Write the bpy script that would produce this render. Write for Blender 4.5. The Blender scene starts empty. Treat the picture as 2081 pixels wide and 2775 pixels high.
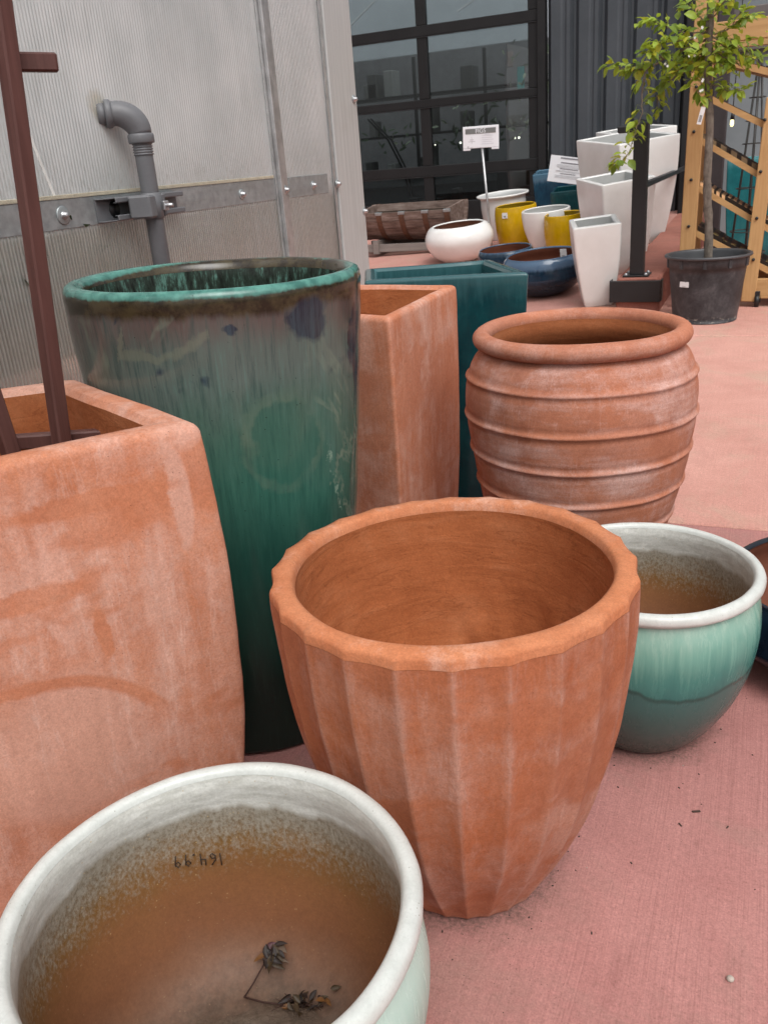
import bpy, math, random
from math import sin, cos, pi, radians as rad
from mathutils import Vector, Matrix, noise as mn
C = bpy.context.scene.collection
R = random.Random(7)

# ------------------------------------------------------------------ camera
cd = bpy.data.cameras.new('camera'); cam = bpy.data.objects.new('camera', cd); C.objects.link(cam)
bpy.context.scene.camera = cam
p, r, yw = rad(22.0), rad(4.6), rad(24.6)
F = Vector((-sin(yw)*cos(p), cos(yw)*cos(p), -sin(p))); U = Vector((-sin(yw)*sin(p), cos(yw)*sin(p), cos(p))); X = F.cross(U)
rt = X*cos(r) - U*sin(r); up = X*sin(r) + U*cos(r)
cam.matrix_world = Matrix(((rt.x, up.x, -F.x, 0), (rt.y, up.y, -F.y, 0), (rt.z, up.z, -F.z, 1.2), (0, 0, 0, 1)))
cd.sensor_fit = 'VERTICAL'; cd.sensor_height = 36; cd.lens = 30.49; cd.clip_start = .05; cd.clip_end = 300
cd.dof.use_dof = True; cd.dof.focus_distance = 1.5; cd.dof.aperture_fstop = 20

# ------------------------------------------------------------------ light
SUN_EL, SUN_AZ = rad(55), rad(138)          # soft overcast light from the right and slightly behind the camera
w = bpy.data.worlds.new('World'); bpy.context.scene.world = w; w.use_nodes = True
nt = w.node_tree; bg = nt.nodes['Background']
sky = nt.nodes.new('ShaderNodeTexSky'); sky.sky_type = 'NISHITA'; sky.sun_disc = False
sky.sun_elevation = SUN_EL; sky.sun_rotation = SUN_AZ; sky.dust_density = 4; sky.air_density = 1.2
hs = nt.nodes.new('ShaderNodeHueSaturation'); hs.inputs['Saturation'].default_value = .14
nt.links.new(sky.outputs[0], hs.inputs['Color']); tcw = nt.nodes.new('ShaderNodeTexCoord'); sw = nt.nodes.new('ShaderNodeSeparateXYZ'); mr = nt.nodes.new('ShaderNodeMapRange'); vm = nt.nodes.new('ShaderNodeVectorMath'); vm.operation = 'SCALE'
nt.links.new(tcw.outputs['Generated'], sw.inputs[0]); nt.links.new(sw.outputs[2], mr.inputs[0]); mr.inputs[3].default_value = .62; mr.inputs[4].default_value = 1.45   # an overcast sky is brightest overhead
nt.links.new(hs.outputs[0], vm.inputs[0]); nt.links.new(mr.outputs[0], vm.inputs['Scale']); nt.links.new(vm.outputs[0], bg.inputs['Color'])
bg.inputs['Strength'].default_value = .15
sl = bpy.data.lights.new('sun', 'SUN'); so = bpy.data.objects.new('sun', sl); C.objects.link(so)
sl.energy = 1.1; sl.angle = rad(38); sl.color = (1, .97, .93)
sd = Vector((sin(SUN_AZ)*cos(SUN_EL), cos(SUN_AZ)*cos(SUN_EL), sin(SUN_EL)))
so.rotation_euler = sd.to_track_quat('Z', 'Y').to_euler()
vs = bpy.context.scene.view_settings
vs.view_transform = 'Standard'; vs.look = 'None'; vs.exposure = 0.11; vs.gamma = 1

# ------------------------------------------------------------------ material helpers
class N:
    def __init__(s, name):
        s.m = bpy.data.materials.new(name); s.m.use_nodes = True; s.t = s.m.node_tree
        s.b = s.t.nodes['Principled BSDF']; s.out = s.t.nodes['Material Output']
        s.tc = s.t.nodes.new('ShaderNodeTexCoord'); s.obj = s.tc.outputs['Object']
    def n(s, k): return s.t.nodes.new('ShaderNode'+k)
    def set(s, sock, v):
        if hasattr(v, 'is_output'): s.t.links.new(v, sock)
        else:
            if isinstance(v, tuple) and len(v) == 3 and sock.type == 'RGBA': v = v+(1,)
            sock.default_value = v
    def map(s, sc=(1, 1, 1), rot=(0, 0, 0), loc=(0, 0, 0), v=None):
        n = s.n('Mapping'); s.set(n.inputs[0], v or s.obj); n.inputs[1].default_value = loc; n.inputs[2].default_value = rot; n.inputs[3].default_value = sc
        return n.outputs[0]
    def noise(s, scale, detail=4, rough=.55, v=None, dist=0, col=False):
        n = s.n('TexNoise'); s.set(n.inputs['Vector'], v or s.obj); n.inputs['Scale'].default_value = scale
        n.inputs['Detail'].default_value = detail; n.inputs['Roughness'].default_value = rough; n.inputs['Distortion'].default_value = dist
        return n.outputs[1 if col else 0]
    def vor(s, scale, v=None, feat='F1'):
        n = s.n('TexVoronoi'); n.feature = feat; s.set(n.inputs['Vector'], v or s.obj); n.inputs['Scale'].default_value = scale
        return n.outputs['Distance']
    def ramp(s, f, *st, mode='LINEAR'):
        n = s.n('ValToRGB'); s.set(n.inputs[0], f); e = n.color_ramp.elements; n.color_ramp.interpolation = mode
        while len(e) < len(st): e.new(.5)
        for i, (q, c) in enumerate(st):
            if not isinstance(c, tuple): c = (c, c, c)
            e[i].position = q; e[i].color = c+(1,)
        return n.outputs[0]
    def mix(s, f, a, b, mode='MIX'):
        n = s.n('Mix'); n.data_type = 'RGBA'; n.blend_type = mode; n.clamp_factor = True
        s.set(n.inputs[0], f); s.set(n.inputs[6], a); s.set(n.inputs[7], b); return n.outputs[2]
    def mth(s, op, a, b=0.0, c=None):
        n = s.n('Math'); n.operation = op; s.set(n.inputs[0], a); s.set(n.inputs[1], b)
        if c is not None: s.set(n.inputs[2], c)
        return n.outputs[0]
    def sep(s, v=None):
        n = s.n('SeparateXYZ'); s.set(n.inputs[0], v or s.obj); return n.outputs
    def rng(s, f, a, b, c=0., d=1.):
        n = s.n('MapRange'); s.set(n.inputs[0], f); n.inputs[1].default_value = a; n.inputs[2].default_value = b; n.inputs[3].default_value = c; n.inputs[4].default_value = d
        return n.outputs[0]
    def bump(s, h, st=.3, d=.01, nrm=None):
        n = s.n('Bump'); s.set(n.inputs['Height'], h); n.inputs['Strength'].default_value = st; n.inputs['Distance'].default_value = d
        if nrm: s.set(n.inputs['Normal'], nrm)
        return n.outputs[0]
    def grain(s, c, amt=.35, sc=300):
        v = s.mth('ADD', s.mth('MULTIPLY', s.noise(sc, 3, .7), .6), s.mth('MULTIPLY', s.noise(sc*.35, 4, .7), .4)); k = s.rng(v, .25, .75, 1-amt, 1+amt)
        n = s.n('VectorMath'); n.operation = 'SCALE'; s.set(n.inputs[0], c); s.set(n.inputs['Scale'], k); return n.outputs[0]
    def fin(s, col=None, rough=.6, spec=.5, nrm=None, metal=0, coat=0, **k):
        i = s.b.inputs
        if col is not None: s.set(i['Base Color'], col)
        s.set(i['Roughness'], rough); s.set(i['Specular IOR Level'], spec); s.set(i['Metallic'], metal)
        if coat: s.set(i['Coat Weight'], coat); i['Coat Roughness'].default_value = .06
        if nrm: s.set(i['Normal'], nrm)
        for q, v in k.items(): s.set(i[q.replace('_', ' ')], v)
        return s.m

def plain(name, col, rough=.6, metal=0, var=.15, sc=20, spec=.5, bump=0):
    m = N(name); a = m.noise(sc, 5); b = m.noise(sc*7, 3)
    f = m.mth('ADD', m.mth('MULTIPLY', a, .7), m.mth('MULTIPLY', b, .3))
    c = m.ramp(f, (.3, tuple(x*(1-var) for x in col)), (.7, tuple(min(1, x*(1+var)) for x in col)))
    return m.fin(c, m.rng(a, .3, .7, max(.02, rough-.07), min(1, rough+.07)), spec, m.bump(b, bump, .004) if bump else None, metal)

# ------------------------------------------------------------------ mesh helpers
class MB:
    def __init__(s): s.v = []; s.f = []; s.mi = []; s.sm = []
    def add(s, vs, fs, mi=0, sm=False):
        o = len(s.v); s.v += [tuple(q) for q in vs]
        for f in fs: s.f.append([i+o for i in f]); s.mi.append(mi); s.sm.append(sm)
        return s
    def box(s, x0, x1, y0, y1, z0, z1, bev=0, M=None, mi=0):
        b = min(bev, (x1-x0)/2.2, (y1-y0)/2.2, (z1-z0)/2.2)
        if b <= 0:
            vs = [Vector((x, y, z)) for z in (z0, z1) for y in (y0, y1) for x in (x0, x1)]
            fs = [(0, 2, 3, 1), (4, 5, 7, 6), (0, 1, 5, 4), (2, 6, 7, 3), (0, 4, 6, 2), (1, 3, 7, 5)]
        else:
            def rect(i, z): return [Vector((x, y, z)) for x, y in ((x0+i, y0+b), (x0+b, y0+i), (x1-b, y0+i), (x1-i, y0+b), (x1-i, y1-b), (x1-b, y1-i), (x0+b, y1-i), (x0+i, y1-b))]
            def rin(z): return [Vector((x, y, z)) for x, y in ((x0+b, y0+b),)*2+((x1-b, y0+b),)*2+((x1-b, y1-b),)*2+((x0+b, y1-b),)*2]
            vs = rin(z0)+rect(0, z0+b)+rect(0, z1-b)+rin(z1); fs = []
            for l in range(3):
                for i in range(8):
                    q = [l*8+i, l*8+(i+1) % 8, (l+1)*8+(i+1) % 8, (l+1)*8+i]; fs.append(q)
            fs += [(6, 4, 2, 0), (24, 26, 28, 30)]
        if M: vs = [M @ q for q in vs]
        return s.add(vs, fs, mi)
    def beam(s, a, b, w, h, upv=(0, 0, 1), bev=0, mi=0):
        a = Vector(a); b = Vector(b); d = b-a; L = d.length; d.normalize(); u = Vector(upv); x = d.cross(u).normalized(); u = x.cross(d)
        M = Matrix(((x.x, d.x, u.x, a.x), (x.y, d.y, u.y, a.y), (x.z, d.z, u.z, a.z), (0, 0, 0, 1)))
        return s.box(-w/2, w/2, 0, L, -h/2, h/2, bev, M, mi)
    def tube(s, pts, rad_, seg=10, mi=0, cap=True):
        pts = [Vector(q) for q in pts]; n = len(pts); rr = rad_ if isinstance(rad_, (list, tuple)) else [rad_]*n
        vs = []; fs = []; prev = None
        for i in range(n):
            d = (pts[min(i+1, n-1)]-pts[max(i-1, 0)]).normalized()
            x = d.orthogonal().normalized() if prev is None else (prev-d*prev.dot(d)).normalized(); prev = x; y = d.cross(x)
            for k in range(seg): vs.append(pts[i]+(x*cos(2*pi*k/seg)+y*sin(2*pi*k/seg))*rr[i])
        for i in range(n-1):
            for k in range(seg): fs.append((i*seg+k, i*seg+(k+1) % seg, (i+1)*seg+(k+1) % seg, (i+1)*seg+k))
        if cap: fs += [tuple(range(seg))[::-1], tuple((n-1)*seg+k for k in range(seg))]
        return s.add(vs, fs, mi, True)
    def lathe(s, prof, seg=96, mi=None, rf=None, jit=0, seed=0, M=None):
        """prof: (radius, z[, material]) running up the outside, over the rim, down the inside"""
        vs = []; fs = []; n = len(prof)
        for i, q in enumerate(prof):
            for k in range(seg):
                t = 2*pi*k/seg; R_ = q[0]; z = q[1]
                if rf: R_ = rf(R_, t, z, i)
                v = Vector((R_*cos(t), R_*sin(t), z))
                if jit and q[0] > 1e-4:
                    e = mn.noise(v*6+Vector((seed, 0, 0)))*jit+mn.noise(v*22+Vector((0, seed, 0)))*jit*.3
                    v.x += cos(t)*e; v.y += sin(t)*e
                    v.z += mn.noise(v*5+Vector((seed, seed, 3)))*jit*.6 if z > .01 else 0
                vs.append(M @ v if M else v)
        o = len(s.v); s.v += [tuple(q) for q in vs]
        for i in range(n-1):
            for k in range(seg):
                s.f.append([o+i*seg+k, o+i*seg+(k+1) % seg, o+(i+1)*seg+(k+1) % seg, o+(i+1)*seg+k]); s.mi.append(prof[i][2] if len(prof[i]) > 2 else (mi or 0)); s.sm.append(True)
        for e, rev in ((0, True),):
            if prof[e][0] > 1e-3 and abs(prof[e][1]) < 1e-6:
                q = [o+e*seg+k for k in range(seg)]; s.f.append(q[::-1] if rev else q); s.mi.append(prof[e][2] if len(prof[e]) > 2 else (mi or 0)); s.sm.append(False)
        return s
    def obj(s, name, mats, parent=None, loc=None):
        me = bpy.data.meshes.new(name); me.from_pydata(s.v, [], s.f)
        for m in (mats if isinstance(mats, (list, tuple)) else [mats]): me.materials.append(m)
        me.polygons.foreach_set('material_index', s.mi); me.polygons.foreach_set('use_smooth', s.sm); me.update()
        o = bpy.data.objects.new(name, me); C.objects.link(o)
        if parent: o.parent = parent
        if loc is not None: o.location = loc
        return o

def curve_prof(pts, n=6):
    """Catmull-Rom through (r, z) points"""
    out = []
    P = [Vector(q[:2]) for q in pts]
    for i in range(len(P)-1):
        a, b, c, d = P[max(i-1, 0)], P[i], P[i+1], P[min(i+2, len(P)-1)]
        for k in range(n):
            t = k/n
            v = .5*((2*b)+(c-a)*t+(2*a-5*b+4*c-d)*t*t+(3*b-a-3*c+d)*t**3); out.append((v.x, v.y))
    out.append(tuple(P[-1])); return out

def tag(o, label, cat, group=None, kind=None):
    if kind: o['kind'] = kind
    if label: o['label'] = label
    if cat: o['category'] = cat
    if group: o['group'] = group
    return o
def thing(name, label, cat, loc=(0, 0, 0), rz=0, group=None):
    o = bpy.data.objects.new(name, None); o.empty_display_size = .1; C.objects.link(o); o.location = loc; o.rotation_euler = (0, 0, rz)
    return tag(o, label, cat, group)
def text_mesh(s, size, name, mat, parent, loc, rot, depth=.0006, align='CENTER'):
    cu = bpy.data.curves.new(name, 'FONT'); cu.body = s; cu.size = size; cu.align_x = align; cu.align_y = 'CENTER'; cu.extrude = depth; cu.resolution_u = 3
    t = bpy.data.objects.new(name, cu); C.objects.link(t)
    me = bpy.data.meshes.new_from_object(t.evaluated_get(bpy.context.evaluated_depsgraph_get())); C.objects.unlink(t); bpy.data.objects.remove(t)
    me.materials.clear(); me.materials.append(mat)
    o = bpy.data.objects.new(name, me); C.objects.link(o); o.parent = parent; o.location = loc; o.rotation_euler = rot
    return o

def ramp(x, y):                       # the display floor climbs away from the camera, left of the kerb
    return max(0, .08*(y-6.6)+.04*(x+1.0)) if y > 6.6 else 0
RAMP_ROT = Vector((-.04, -.08, 1)).to_track_quat('Z', 'Y')
def on_ramp(o, x, y, rz=0):
    o.location = (x, y, ramp(x, y)); o.rotation_mode = 'QUATERNION'
    o.rotation_quaternion = Matrix.Rotation(0, 3, 'Z').to_quaternion() @ (Vector((0, 0, 1)).rotation_difference(Vector((-.04, -.08, 1)))) @ Matrix.Rotation(rz, 3, 'Z').to_quaternion()

# ------------------------------------------------------------------ materials
def terracotta(name, chalk=.5, streak=True, deep=(.40, .145, .068), mid=(.50, .205, .105), pale=(.60, .40, .32), seed=0, horiz=False, chz=None, flutes=0, dirt=.22, low=0):
    m = N(name); o = m.map(loc=(seed, seed*.7, seed*.3))
    st = m.map((9, 9, 1.2) if not horiz else (2.2, 2.2, 20), loc=(seed, 0, seed)); st2 = m.map((40, 40, 5) if not horiz else (6, 6, 70), loc=(seed, 1, seed))
    big = m.noise(5.5, 9, .66, o, dist=.25); mdn = m.noise(16, 8, .65, o, dist=.4); fine = m.noise(240, 4, .6, o); s1 = m.noise(1, 6, .65, st, dist=.3); s2 = m.noise(1, 5, .6, st2)
    base = m.mix(m.ramp(mdn, (.36, 0.), (.64, 1.)), deep, mid)
    base = m.mix(m.ramp(m.noise(3, 3, .5, o), (.4, 0.), (.7, .6)), base, tuple(a*b for a, b in zip(mid, (1.12, 1.02, .9))))
    f = m.mth('ADD', m.mth('MULTIPLY', big, .55), m.mth('ADD', m.mth('MULTIPLY', s1, .27), m.mth('MULTIPLY', s2, .18)))
    g = m.mth('ADD', m.mth('MULTIPLY', m.mth('SUBTRACT', fine, .5), .10), m.mth('MULTIPLY', m.mth('SUBTRACT', m.noise(70, 5, .7, o), .5), .10))
    if low: g = m.mth('ADD', g, m.mth('MULTIPLY', m.mth('SUBTRACT', low, m.sep()[2]), .22))
    f = m.mth('ADD', f, g)
    if flutes:      # chalk gathers along the arrises between the flutes
        p_ = m.sep(); u_ = m.mth('FRACT', m.mth('ADD', m.mth('MULTIPLY', m.mth('ARCTAN2', p_[1], p_[0]), flutes/(2*pi)), 8.0))
        k_ = m.mth('ABSOLUTE', m.mth('SUBTRACT', m.mth('MULTIPLY', u_, 2.0), 1.0)); f = m.mth('ADD', f, m.mth('MULTIPLY', m.mth('POWER', k_, 7.0), .10))
    lo = .60-.2*chalk
    ch = m.ramp(f, (lo-.07, 0.), (lo+.01, .38), (lo+.04, .52), (lo+.06, .70), (lo+.16, 1.))
    # long scrubbed scratches in chalk, and bare wiped patches with a hard edge
    sc = m.noise(1, 4, .6, m.map((14, 14, 2.0), rot=(.25, .5, .2), loc=(seed, 5, seed)), dist=.25)
    scr = m.ramp(m.mth('ABSOLUTE', m.mth('SUBTRACT', sc, .5)), (.0, 1.), (.012, 0.))
    ch = m.mth('ADD', ch, m.mth('MULTIPLY', scr, .30*min(1, chalk*1.6)))
    wp = m.ramp(m.mth('ADD', m.noise(3.6, 4, .6, m.map((1, 1, 1.5), loc=(seed+3, 2, 1)), dist=.35), m.mth('MULTIPLY', g, .6)), (.545, 0.), (.60, .75))
    ch = m.mth('MULTIPLY', ch, m.mth('SUBTRACT', 1.0, wp))
    if chz is not None: ch = chz(m, ch)
    c = m.mix(m.mth('MULTIPLY', ch, .92), base, m.mix(m.ramp(s2, (.35, 0.), (.65, 1.)), pale, tuple(x*1.15 for x in pale)))
    # soft orange wipes left bare of chalk, grey dirt, and dark pits
    c = m.mix(m.mth('MULTIPLY', m.ramp(m.noise(11, 6, .7, o, dist=1.2), (.62, 0.), (.70, 1.)), dirt), c, (.30, .17, .11))
    c = m.mix(m.ramp(fine, (.30, .35), (.42, 0.)), c, deep)
    pit = m.ramp(m.vor(95, o), (.04, 1.), (.085, 0.)); pm = m.ramp(m.noise(9, 3, .5, o), (.5, 0.), (.62, 1.))
    pit = m.mth('MULTIPLY', pit, pm)
    c = m.mix(m.mth('MULTIPLY', pit, .8), c, (.10, .045, .03))
    h = m.mth('ADD', m.mth('ADD', m.mth('MULTIPLY', mdn, .6), m.mth('MULTIPLY', fine, .22)), m.mth('SUBTRACT', m.mth('MULTIPLY', s2, .3), m.mth('MULTIPLY', pit, .6)))
    return m.fin(m.grain(c, .30, 330), .86, .22, m.bump(h, .55, .004))

def scuffs(m, ch):
    """marks on the front face of the big planter: wiped arc, drip and band left bare, a broad chalk patch"""
    p_ = m.sep(); nz = m.mth('SUBTRACT', m.noise(20, 6, .7), .5); nz2 = m.mth('SUBTRACT', m.noise(5, 5, .65), .5)
    u = m.mth('ADD', m.mth('ADD', m.mth('MULTIPLY', p_[0], -.62), m.mth('MULTIPLY', p_[1], -.786)), m.mth('MULTIPLY', nz, .03)); z = m.mth('ADD', p_[2], m.mth('MULTIPLY', nz, .025))
    def el(u0, z0, a, b):
        x = m.mth('DIVIDE', m.mth('SUBTRACT', u, u0), a); y = m.mth('DIVIDE', m.mth('SUBTRACT', z, z0), b); return m.mth('SQRT', m.mth('ADD', m.mth('MULTIPLY', x, x), m.mth('MULTIPLY', y, y)))
    pt = m.ramp(m.mth('ADD', el(.0, .37, .19, .19), m.mth('MULTIPLY', nz2, .9)), (.55, .75), (1.0, 0.)); ch = m.mth('MAXIMUM', ch, pt)
    sw = m.ramp(m.mth('ADD', el(-.25, .74, .022, .10), m.mth('MULTIPLY', nz, .9)), (.7, .8), (1.1, 0.)); ch = m.mth('MAXIMUM', ch, sw)
    arc = m.mth('MULTIPLY', m.ramp(m.mth('ABSOLUTE', m.mth('SUBTRACT', el(.035, .30, .22, .20), 1.0)), (.035, .85), (.07, 0.)), m.ramp(z, (.36, 0.), (.41, 1.)))
    dr = m.ramp(el(-.095, .555, .013, .05), (.75, .9), (1.05, 0.)); bd = m.ramp(m.mth('ADD', el(-.12, .765, .14, .020), m.mth('MULTIPLY', nz2, 1.2)), (.7, .9), (1.2, 0.)); bd2 = m.ramp(m.mth('ADD', el(.02, .64, .12, .022), m.mth('MULTIPLY', nz2, 1.4)), (.7, .75), (1.2, 0.))
    bare = m.mth('MAXIMUM', m.mth('MAXIMUM', arc, dr), m.mth('MAXIMUM', bd, bd2)); return m.mth('MULTIPLY', ch, m.mth('SUBTRACT', 1.0, bare))

def terracotta_inside(name, seed=0, k=1):
    m = N(name); o = m.map(loc=(seed, 0, 0)); st = m.map((5, 5, 32), loc=(seed, 2, 0))
    a = m.noise(8, 7, .6, o, dist=.5); b = m.noise(1, 6, .65, st, dist=.6); fine = m.noise(180, 3, .6, o)
    f = m.mth('ADD', m.mth('MULTIPLY', a, .55), m.mth('MULTIPLY', b, .45))
    c = m.ramp(f, (.3, (.28*k, .08*k, .026*k)), (.5, (.37*k, .118*k, .043*k)), (.7, (.44*k, .165*k, .072*k)))
    pit = m.ramp(m.vor(45, o), (.035, 1.), (.07, 0.)); pit = m.mth('MULTIPLY', pit, m.ramp(m.noise(7, 2, .5, o), (.55, 0.), (.65, 1.)))
    c = m.mix(m.mth('MULTIPLY', pit, .85), c, (.07, .03, .02))
    c = m.mix(m.mth('MULTIPLY', m.ramp(m.mth('ABSOLUTE', m.mth('SUBTRACT', m.noise(1, 4, .6, m.map((3, 3, 14), rot=(.15, .1, 0)), dist=.7), .5)), (0., 1.), (.012, 0.)), .5), c, (.22, .065, .022))
    return m.fin(m.grain(c, .28, 320), .88, .2, m.bump(m.mth('ADD', m.mth('ADD', m.mth('MULTIPLY', b, .5), m.mth('MULTIPLY', fine, .15)), m.mth('MULTIPLY', a, .8)), .6, .007))

def celadon_body(name, H, pale=False, seed=0):
    m = N(name); z = m.mth('DIVIDE', m.sep()[2], H); o = m.map(loc=(seed, 0, 0))
    st = m.noise(1, 6, .7, m.map((55, 55, 2.2), loc=(seed, 0, 0))); st2 = m.noise(1, 5, .6, m.map((22, 22, 1.6), loc=(seed, 4, 0))); wob = m.noise(7, 3, .5, m.map((1, 1, .15), loc=(seed, 0, 0)))
    zz = m.mth('ADD', z, m.mth('ADD', m.mth('MULTIPLY', m.mth('SUBTRACT', st, .5), .34), m.mth('MULTIPLY', m.mth('SUBTRACT', st2, .5), .2)))
    top = m.ramp(zz, (.48, (.032, .14, .13)), (.64, (.06, .215, .185)), (.78, (.16, .35, .285)), (.94, (.32, .48, .40)))
    if pale: top = m.ramp(zz, (.3, (.17, .40, .35)), (.6, (.32, .53, .46)), (.85, (.47, .63, .56)))
    low = m.ramp(m.mth('ADD', z, m.mth('MULTIPLY', m.mth('SUBTRACT', m.noise(5, 5, .6, o), .5), .2)), (.05, (.038, .060, .05)), (.25, (.04, .092, .084)), (.5, (.046, .135, .125)))
    e = m.mth('SUBTRACT', z, m.mth('ADD', .515, m.mth('MULTIPLY', m.mth('SUBTRACT', wob, .5), .26)))
    c = m.mix(m.ramp(m.mth('ADD', e, .5), (.485, 0.), (.515, 1.)), low, top)
    c = m.mix(m.mth('MULTIPLY', m.ramp(m.mth('ABSOLUTE', e), (.005, 1.), (.020, 0.)), .85), c, (.022, .07, .062))
    sp = m.ramp(m.vor(160, o), (.05, 1.), (.1, 0.)); sp = m.mth('MULTIPLY', sp, m.ramp(m.noise(13, 2, .5, o), (.58, 0.), (.66, 1.)))
    c = m.mix(sp, c, (.30, .30, .24))
    return m.fin(c, m.rng(st, .3, .7, .16, .34), .45, m.bump(m.noise(14, 4, .5, o), .12, .006))
def celadon_rim(name, seed=0):
    m = N(name); o = m.map(loc=(seed, 0, 0)); f = m.noise(26, 6, .7, o); c = m.ramp(f, (.3, (.50, .52, .49)), (.55, (.565, .585, .555)), (.75, (.61, .63, .60)))
    sp = m.ramp(m.vor(130, o), (.07, 1.), (.15, 0.)); sp = m.mth('MULTIPLY', sp, m.ramp(m.noise(30, 3, .6, o), (.5, 0.), (.68, 1.)))
    c = m.mix(m.mth('MULTIPLY', sp, .95), c, (.16, .13, .09))
    crk = m.ramp(m.vor(60, m.map(v=m.mix(.06, m.obj, m.noise(20, 3, .5, col=True))), 'DISTANCE_TO_EDGE'), (.0, 1.), (.025, 0.))
    c = m.mix(m.mth('MULTIPLY', crk, .10), c, (.25, .27, .24))
    return m.fin(m.grain(c, .10, 300), .3, .45, m.bump(f, .05, .003))
def celadon_inside(name, H, seed=0):
    m = N(name); z = m.mth('DIVIDE', m.sep()[2], H); o = m.map(loc=(seed, seed, 0))
    big = m.noise(5, 4, .55, m.map((1, 1, .3), loc=(seed, 0, 0))); fine = m.noise(1, 6, .75, m.map((190, 190, 130), loc=(seed, 0, 0))); dr = m.noise(1, 3, .5, m.map((26, 26, 2), loc=(seed, 0, 0)))
    t = m.mth('ADD', z, m.mth('ADD', m.mth('MULTIPLY', m.mth('SUBTRACT', big, .5), .20), m.mth('MULTIPLY', m.mth('SUBTRACT', dr, .5), .07)))
    clay = m.ramp(m.mth('ADD', t, m.mth('MULTIPLY', m.mth('SUBTRACT', m.noise(9, 5, .6, o), .5), .25)), (.18, (.22, .11, .066)), (.38, (.205, .084, .038)), (.55, (.23, .098, .038)), (.70, (.20, .10, .03)), (.8, (.14, .09, .04)))
    sp = m.mth('ADD', t, m.mth('MULTIPLY', m.mth('SUBTRACT', m.ramp(fine, (.34, 0.), (.66, 1.)), .5), .24))
    c = m.mix(m.ramp(sp, (.62, 0.), (.74, .45), (.84, .9)), clay, (.35, .325, .27))
    c = m.mix(m.ramp(t, (.825, 0.), (.855, .95)), c, m.ramp(m.noise(30, 4, .6, m.map((1, 1, 4))), (.35, (.54, .545, .50)), (.65, (.70, .71, .67))))
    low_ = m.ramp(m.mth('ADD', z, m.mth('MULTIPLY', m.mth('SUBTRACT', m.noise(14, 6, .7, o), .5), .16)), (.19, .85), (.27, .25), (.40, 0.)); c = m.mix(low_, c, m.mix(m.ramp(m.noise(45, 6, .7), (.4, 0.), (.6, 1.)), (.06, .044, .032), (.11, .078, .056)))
    dots = m.ramp(m.vor(120, o), (.09, 1.), (.16, 0.)); dots = m.mth('MULTIPLY', dots, m.ramp(m.noise(60, 2, .5, o), (.5, 0.), (.6, 1.)))
    c = m.mix(m.mth('MULTIPLY', dots, m.ramp(z, (.35, .15), (.75, .8))), c, (.52, .38, .20))
    ring = m.noise(1, 4, .6, m.map((2, 2, 60)))
    return m.fin(m.grain(c, .22, 260), m.ramp(z, (.6, .62), (.85, .32)), .4, m.bump(m.mth('ADD', m.mth('MULTIPLY', fine, .25), m.mth('MULTIPLY', ring, .5)), .3, .003))
def dirt():
    m = N('dirt'); f = m.noise(45, 6, .7); c = m.ramp(f, (.3, (.055, .045, .035)), (.5, (.125, .10, .078)), (.7, (.21, .175, .14)))
    q = m.sep(); rr_ = m.mth('SQRT', m.mth('ADD', m.mth('MULTIPLY', q[0], q[0]), m.mth('MULTIPLY', q[1], q[1])))
    c = m.mix(m.ramp(m.mth('ADD', m.mth('MULTIPLY', rr_, 5), m.mth('MULTIPLY', m.mth('SUBTRACT', m.noise(22, 6, .7), .5), .5)), (.42, 0.), (.60, .7)), c, (.13, .085, .06))
    return m.fin(c, .95, .1, m.bump(m.noise(120, 4, .7), .8, .006))

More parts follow.
